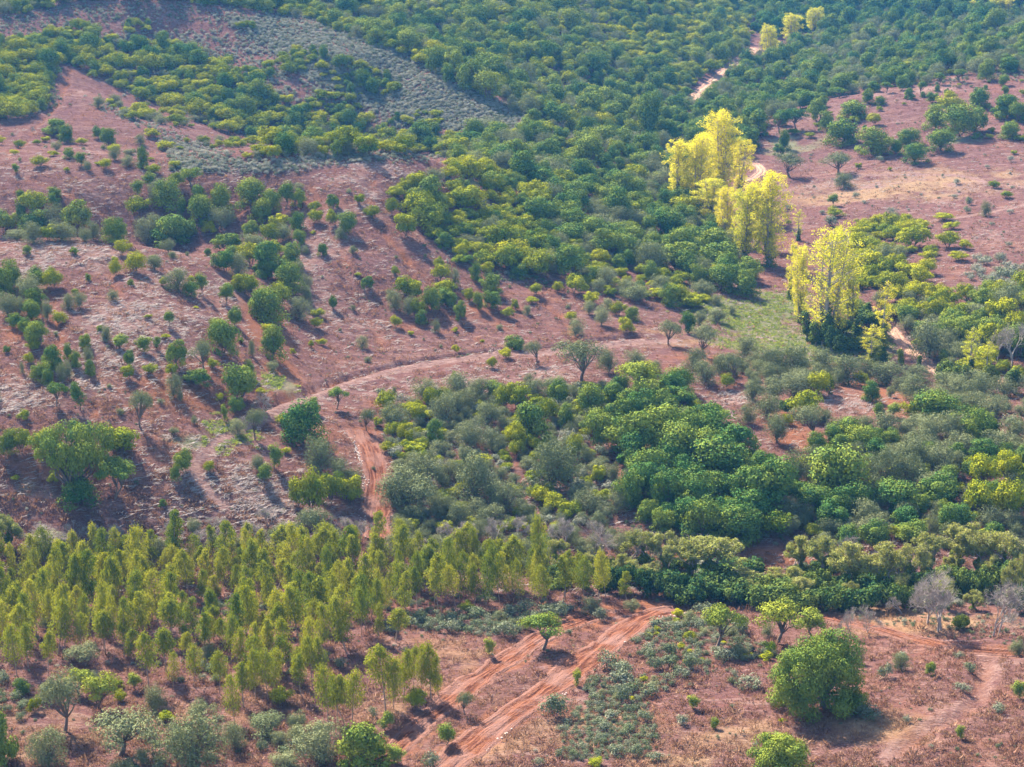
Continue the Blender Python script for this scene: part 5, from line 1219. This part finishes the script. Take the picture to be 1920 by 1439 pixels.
for (nm, noun, ph), idx in classes.items():
    rows = max(1, math.ceil(len(idx) / 24))
    idx.sort(key=lambda i: -plants[i][8])
    per = math.ceil(len(idx) / rows)
    for rw in range(rows):
        part = sorted(idx[rw * per:(rw + 1) * per], key=lambda i: plants[i][7])
        n_ = len(part)
        row = '' if rows == 1 else (ROWS[rw] + ' row, ' if rw < rows - 1 or rows > len(ROWS) else 'back row, ')
        for r, i in enumerate(part):
            q = plants[i]
            key = (q[7], q[8]) if i < N_SEEN else None
            if key in OWN:
                LABEL[i] = OWN[key]
            elif len(idx) == 1:
                LABEL[i] = noun + ' ' + ph
            elif n_ == 1:
                LABEL[i] = noun + ' ' + ph + ', ' + row.strip(' ,')
            elif r == n_ - 1:
                LABEL[i] = noun + ' ' + ph + ', ' + row + 'rightmost'
            elif r < 12 and (r < n_ / 2 or n_ <= 12):
                LABEL[i] = noun + ' ' + ph + ', ' + row + ORD[r]
            else:
                LABEL[i] = noun + ' ' + ph + ', ' + row + ORD[n_ - 1 - r].replace('left', 'right')
            if len(LABEL[i].split()) > 16:
                LABEL[i] = LABEL[i].replace(' from the ', ' from ')
            GROUP[i] = PLURAL[nm] + ' ' + ph

# ------------------------------------------------------------------ the plants themselves
SEED_PICK = np.random.default_rng(5)
PARTS_FROM = 24.0       # photo px of height from which trunk and crown are parts of their own


def place_plant(i):
    x, y, z, w, h, kind, hue = plants[i][:7]
    pr = PROTO[kind][int(SEED_PICK.integers(len(PROTO[kind])))]
    sw, sh = w / pr['W'], h / pr['H']
    nm = KIND_NAME[kind]
    rot = float(SEED_PICK.uniform(0, 6.283))
    split = h * FPX / plants[i][10] >= PARTS_FROM
    root = bpy.data.objects.new(nm, None if split else pr['whole'])
    COL.objects.link(root)
    root.location = (x, y, float(ground(x, y)) - .05)
    tilt = .07 if kind not in ('poplar', 'thinpoplar', 'slimpoplar') else .03
    root.rotation_euler = (float(SEED_PICK.normal(0, tilt)), float(SEED_PICK.normal(0, tilt)), rot)
    wob = float(SEED_PICK.uniform(.88, 1.12))
    root.scale = (sw * wob, sw / wob, sh)
    if split:
        root.empty_display_size = .5
        bits = [('trunk', pr['trunk']), ('crown', pr['crown'])] + ([pr['extra']] if pr['extra'] else [])
        for pn, pm in bits:
            c = bpy.data.objects.new(pn, pm); COL.objects.link(c); c.parent = root
            c['hue'] = float(hue)
    else:
        root['hue'] = float(hue)
    root['label'] = LABEL[i]; root['category'] = CAT[nm]; root['group'] = GROUP[i]


for i in sorted(THINGS):
    place_plant(i)

# ------------------------------------------------------------------ masses: far woods, scrub, dry tufts, cut brush
def scatter(name, kinds_meshes, x, y, z, pick, scale, hue, yaw):
    """one object: copies of a few meshes standing on many points"""
    lib = bpy.data.collections.new(name + '_kit')
    for k, m in enumerate(kinds_meshes):
        o = bpy.data.objects.new('%s_kit_%03d' % (name, k), m); lib.objects.link(o)
    me = bpy.data.meshes.new(name)
    n_ = len(x)
    me.vertices.add(n_); me.vertices.foreach_set('co', np.stack([x, y, z], 1).astype(np.float32).ravel())
    for an, typ, fld, val in (('pick', 'INT', 'value', np.asarray(pick, np.int32)), ('size', 'FLOAT_VECTOR', 'vector', np.asarray(scale, np.float32).ravel()),
                              ('hue', 'FLOAT', 'value', np.asarray(hue, np.float32)), ('turn', 'FLOAT_VECTOR', 'vector', np.stack([yaw * 0, yaw * 0, yaw], 1).astype(np.float32).ravel())):
        a = me.attributes.new(an, typ, 'POINT'); a.data.foreach_set(fld, val)
    ob = bpy.data.objects.new(name, me); COL.objects.link(ob); ob['kind'] = 'stuff'
    ng = bpy.data.node_groups.new(name + '_scatter', 'GeometryNodeTree')
    ng.interface.new_socket('Geometry', in_out='INPUT', socket_type='NodeSocketGeometry')
    ng.interface.new_socket('Geometry', in_out='OUTPUT', socket_type='NodeSocketGeometry')
    N = ng.nodes.new; L = ng.links.new
    gi, go_ = N('NodeGroupInput'), N('NodeGroupOutput')
    ci = N('GeometryNodeCollectionInfo'); ci.inputs['Collection'].default_value = lib
    ci.inputs['Separate Children'].default_value = True; ci.inputs['Reset Children'].default_value = True
    ip = N('GeometryNodeInstanceOnPoints'); ip.inputs['Pick Instance'].default_value = True
    mp = N('GeometryNodeMeshToPoints')
    L(gi.outputs[0], mp.inputs[0]); L(mp.outputs[0], ip.inputs['Points']); L(ci.outputs[0], ip.inputs['Instance'])
    for an, typ, sock in (('pick', 'INT', 'Instance Index'), ('size', 'FLOAT_VECTOR', 'Scale'), ('turn', 'FLOAT_VECTOR', 'Rotation')):
        na = N('GeometryNodeInputNamedAttribute'); na.data_type = typ; na.inputs['Name'].default_value = an
        L(na.outputs['Attribute'], ip.inputs[sock])
    L(ip.outputs[0], go_.inputs[0])
    ob.modifiers.new('scatter', 'NODES').node_group = ng
    return ob


rg = np.random.default_rng(21)
FAR_NAME = {'bare_tree': 'bare_wood', 'streamside_tree': 'streamside_wood', 'bramble_bush': 'bramble_thicket', 'oak_tree': 'far_oak_wood', 'evergreen_shrub': 'far_shrub_cover', 'olive_tree': 'far_olive_wood', 'eucalyptus_tree': 'eucalyptus_wood', 'rockrose_shrub': 'rockrose_scrub'}
for nm, idx in by_name.items():
    rest = [i for i in idx if i not in THINGS]
    if not rest:
        continue
    meshes, first = [], {}
    for k in sorted({plants[i][5] for i in rest}):
        first[k] = len(meshes); meshes += [p_['whole'] for p_ in PROTO[k]]
    A_ = [plants[i] for i in rest]
    pk = [first[q[5]] + int(rg.integers(len(PROTO[q[5]]))) for q in A_]
    sc = [(q[3] / PROTO[q[5]][0]['W'], q[3] / PROTO[q[5]][0]['W'], q[4] / PROTO[q[5]][0]['H']) for q in A_]
    scatter(FAR_NAME[nm], meshes, np.array([q[0] for q in A_]), np.array([q[1] for q in A_]), ground([q[0] for q in A_], [q[1] for q in A_]) - .05, pk, sc, [q[6] for q in A_], rg.uniform(0, 6.28, len(A_)))


def points_in(poly, n_, soft=False):
    poly = widen(poly)
    P = np.array(poly, float); lo = P.min(0); hi = P.max(0)
    u = rg.uniform(lo[0], hi[0], n_); v = rg.uniform(lo[1], hi[1], n_)
    k = inside(poly, u, v)
    if soft:
        u = u + rg.normal(0, 11, len(u)); v = v + rg.normal(0, 5, len(v))
        k &= ~inside([(1385,1020),(1490,1024),(1500,1066),(1390,1066)], u, v)
    x, y, z, ok = hit(u[k], v[k])
    x, y = x[ok], y[ok]
    keep = np.ones(len(x), bool)
    for kk, pth in TW.items():
        m = near(pth, x, y, 5)
        if m.any():
            d, _s = dist_to(pth, x[m], y[m]); t = np.zeros(len(x), bool); t[m] = d < TRACKS[kk][1] * .95; keep &= ~t
    return x[keep], y[keep]


# grey scrub that covers whole slopes: area, points tried, size (m)
SCRUB = [
 ([(420,36),(560,28),(600,42),(722,86),(842,148),(962,203),(1092,246),(1060,275),(900,262),(780,230),(640,175),(540,120)], 42000, .82),
 ([(140,60),(420,60),(560,110),(800,228),(860,268),(700,305),(560,296),(400,225),(230,170)], 9000, 1.0),
 ([(160,180),(215,200),(320,250),(460,305),(640,300),(520,322),(330,322),(300,250),(200,205)], 11000, .8),
 ([(0,70),(110,90),(110,200),(0,260)], 3600, 1.0), ([(0,38),(60,26),(150,2),(330,4),(470,20),(545,36),(545,66),(470,50),(330,42),(200,46),(130,60),(60,78),(0,98)], 4200, .8), ([(0,235),(85,195),(85,215),(0,255)], 700, .9),
 ([(430,312),(640,300),(830,300),(850,285),(760,290),(560,300)], 1600, .8),
 ([(700,330),(830,330),(1000,440),(1300,540),(1300,570),(1000,540),(860,500)], 3000, .9),
 ([(1400,-10),(1930,-10),(1930,60),(1430,70)], 1200, 1.3), ([(560,-10),(1400,-10),(1300,160),(1000,240),(600,60)], 5000, 1.1),
 ([(1500,60),(1930,40),(1930,140),(1640,165),(1480,190)], 3500, 1.1),
 ([(1420,240),(1780,160),(1920,130),(1920,260),(1500,260)], 900, .7), ([(1400,280),(1920,280),(1920,560),(1700,480),(1480,440)], 900, .5),
 ([(720,800),(760,760),(950,740),(1130,740),(1160,1000),(740,1000)], 1500, .9), ([(1130,740),(1300,800),(1500,900),(1930,830),(1930,1030),(1180,1010)], 1800, .9),
 ([(0,1100),(1150,1110),(1060,1190),(860,1190),(700,1230),(600,1340),(0,1310)], 900, .55), ([(0,1290),(640,1340),(640,1439),(0,1439)], 120, .45),
 ([(1190,1160),(1380,1160),(1440,1240),(1340,1300),(1100,1340),(1080,1290)], 260, .7), ([(1060,1320),(1920,1250),(1920,1439),(900,1439)], 500, .35),
 ([(1540,1150),(1920,1165),(1920,1215),(1740,1195)], 500, .5), ([(880,1230),(1150,1165),(1170,1175),(960,1330),(900,1350),(960,1280)], 260, .45),
 ([(480,766),(640,708),(900,654),(1200,624),(1200,640),(900,668),(640,722),(490,780)], 420, .5),
 ([(1690,560),(1930,560),(1930,720),(1780,700)], 900, 1.0), ([(1200,1040),(1930,1060),(1930,1150),(1220,1130)], 900, 1.1),
 ([(0,470),(560,480),(600,960),(0,980)], 700, .4), ([(560,330),(900,340),(1290,600),(900,760),(620,800)], 900, .4),
]
xs_, ys_, ss_, hs_ = [], [], [], []
for q_, (poly, n_, s) in enumerate(SCRUB):
    a, b = points_in(poly, n_, True)
    k_ = fbm(a / 11, b / 11, 3) > (-.55 if q_ < 7 else -.14)
    a, b = a[k_], b[k_]
    hs_.append(np.full(len(a), 0.62 if q_ in (0, 1, 2, 5, 6) else .4 if q_ == 4 else .18))
    xs_.append(a); ys_.append(b); ss_.append(s * rg.uniform(.45, 1.1, len(a)) * np.where(rg.random(len(a)) < .2, 1.6, 1.0))
xs_, ys_, ss_, hs_ = map(np.concatenate, (xs_, ys_, ss_, hs_))
ss_ = ss_ / 1.6
scatter('rockrose_undergrowth', [p_['whole'] for p_ in PROTO['rock']], xs_, ys_, ground(xs_, ys_) - .04, rg.integers(0, len(PROTO['rock']), len(xs_)),
        np.stack([ss_, ss_, ss_ * rg.uniform(.8, 1.25, len(ss_))], 1), np.clip(hs_ + rg.normal(0, .28, len(xs_)), 0, 1), rg.uniform(0, 6.28, len(xs_)))

# stubble of dry shoots and cut stems all over the open ground
kit = [tuft(30 + s, .42, .34, 16, .17, .22).mesh('dry_tuft', [M_DRY]) for s in range(4)]
x, y = points_in([(-60, -20), (1980, -20), (1980, 1500), (-60, 1500)], 200000)
cv = cover(x, y)
keep = rg.random(len(x)) < np.clip(1.0 - cv[:, 0] * .75 - cv[:, 2] * .6, .1, 1) * np.clip(.35 + 1.6 * (fbm(x / 5, y / 5, 3) + .35), .1, 1)
x, y, cv = x[keep], y[keep], cv[keep]
s = np.clip(np.exp(rg.normal(-.25, .42, len(x))), .35, 2.4)
scatter('dry_brush', kit, x, y, ground(x, y) - .02, rg.integers(0, 4, len(x)), np.stack([s, s, s * rg.uniform(.6, 1.3, len(x))], 1), np.clip(.3 + cv[:, 3] * .5 + cv[:, 1] * .12 + rg.normal(-.05, .2, len(x)), 0, 1), rg.uniform(0, 6.28, len(x)))


def sticks(seed):
    r_ = np.random.default_rng(seed); g = Geo()
    for _ in range(6):
        a = r_.normal(.5, .5); L = r_.uniform(.35, 1.1); c = r_.uniform(-.6, .6, 2); z0 = r_.uniform(.03, .2)
        d = np.array([math.cos(a), math.sin(a)]) * L / 2
        g.tube([(c[0] - d[0], c[1] - d[1], z0), (c[0], c[1], z0 + r_.uniform(0, .12)), (c[0] + d[0], c[1] + d[1], z0 + r_.uniform(-.02, .1))], [.035, .03, .015], 3)
    return g.mesh('cut_stems', [M_TWIG])


x, y = points_in([(-40, 240), (1960, 240), (1960, 1120), (-40, 1120)], 90000)
cv = cover(x, y)
keep = rg.random(len(x)) < np.clip(cv[:, 1] * .8 + .05, 0, 1)
x, y = x[keep], y[keep]
s = rg.uniform(.6, 1.5, len(x))
scatter('cut_brushwood', [sticks(70 + k) for k in range(5)], x, y, ground(x, y) + .02, rg.integers(0, 5, len(x)), np.stack([s, s, s], 1), np.zeros(len(x)), rg.normal(.2, .5, len(x)))

# green undergrowth on the wet flat and in the gully
kit = [tuft(50 + s, .55, .4, 22, .16, .4).mesh('green_tuft', [M_SEDGE]) for s in range(3)]
x, y = points_in([(380, 480), (1680, 480), (1680, 960), (380, 960)], 60000)
cv = cover(x, y); keep = rg.random(len(x)) < np.clip(cv[:, 2] * 1.2 - .1, 0, 1)
x, y = x[keep], y[keep]; s = rg.uniform(.5, 1.3, len(x))
scatter('green_undergrowth', kit, x, y, ground(x, y) - .02, rg.integers(0, 3, len(x)), np.stack([s, s, s], 1), rg.random(len(x)), rg.uniform(0, 6.28, len(x)))


def stone(seed):
    r_ = np.random.default_rng(seed); g = Geo()
    a = np.arange(6) * 1.047
    rows = [(0, .8, -.1), (1, 1.0, .15), (2, .55, .42)]
    v = []
    for k, rr, zz in rows:
        v += [(math.cos(t) * rr * r_.uniform(.75, 1.2) * .2, math.sin(t) * rr * r_.uniform(.75, 1.2) * .2, zz * .4) for t in a]
    f = [(k * 6 + i, k * 6 + (i + 1) % 6, k * 6 + 6 + (i + 1) % 6, k * 6 + 6 + i) for k in range(2) for i in range(6)] + [(12, 13, 14, 15), (12, 15, 16, 17)]
    g.add(v, f, .5)
    return g.mesh('stone', [M_STONE])


# windrows of pale stones pushed to the edges of the graded tracks
px_, py_ = [], []
for k, n_, sd in (('strip', 260, 1), ('main', 120, -1)):
    pth = TW[k]; w = TRACKS[k][1]
    t = rg.uniform(0, len(pth) - 1.01, n_); i0 = t.astype(int); fr = (t - i0)[:, None]
    pp = pth[i0] * (1 - fr) + pth[i0 + 1] * fr; dd = pth[i0 + 1] - pth[i0]; dd /= np.linalg.norm(dd, axis=1)[:, None]
    o_ = w * (rg.normal(.98, .16, n_) + .25 * fbm(t * .35, t * 0 + w)) * sd
    g_ = fbm(t * .22 + 9, t * 0 + sd, 2) > -.02
    px_.append((pp[:, 0] - dd[:, 1] * o_)[g_]); py_.append((pp[:, 1] + dd[:, 0] * o_)[g_])
px_, py_ = np.concatenate(px_), np.concatenate(py_)
s = rg.uniform(.3, 1.0, len(px_)) ** 1.5
scatter('track_rubble', [stone(k) for k in range(4)], px_, py_, ground(px_, py_, True) - .02, rg.integers(0, 4, len(px_)), np.stack([s * 1.2, s, s], 1), np.zeros(len(px_)), rg.uniform(0, 6.28, len(px_)))

# ------------------------------------------------------------------ the air: one even box of thin haze round everything
HAZE = .00005
zmax = max(float(HD.max()) + 14, CAM_H + 3)
v = [(a, b, c) for a in (-480, 480) for b in (-20, 1330) for c in (float(Z.min()) - 1.5, zmax)]
f = [(0, 1, 3, 2), (4, 6, 7, 5), (0, 4, 5, 1), (2, 3, 7, 6), (0, 2, 6, 4), (1, 5, 7, 3)]
hm = bpy.data.meshes.new('haze'); hm.from_pydata(v, [], f)
m, nt, N = new_mat('haze_air')
pv = N('ShaderNodeVolumePrincipled'); pv.inputs['Color'].default_value = (.10, .42, 1.0, 1); pv.inputs['Density'].default_value = HAZE; pv.inputs['Anisotropy'].default_value = .2
o = N('ShaderNodeOutputMaterial'); nt.links.new(pv.outputs[0], o.inputs['Volume'])
hm.materials.append(m)
ho = bpy.data.objects.new('haze', hm); COL.objects.link(ho); ho['kind'] = 'stuff'; ho.display_type = 'WIRE'
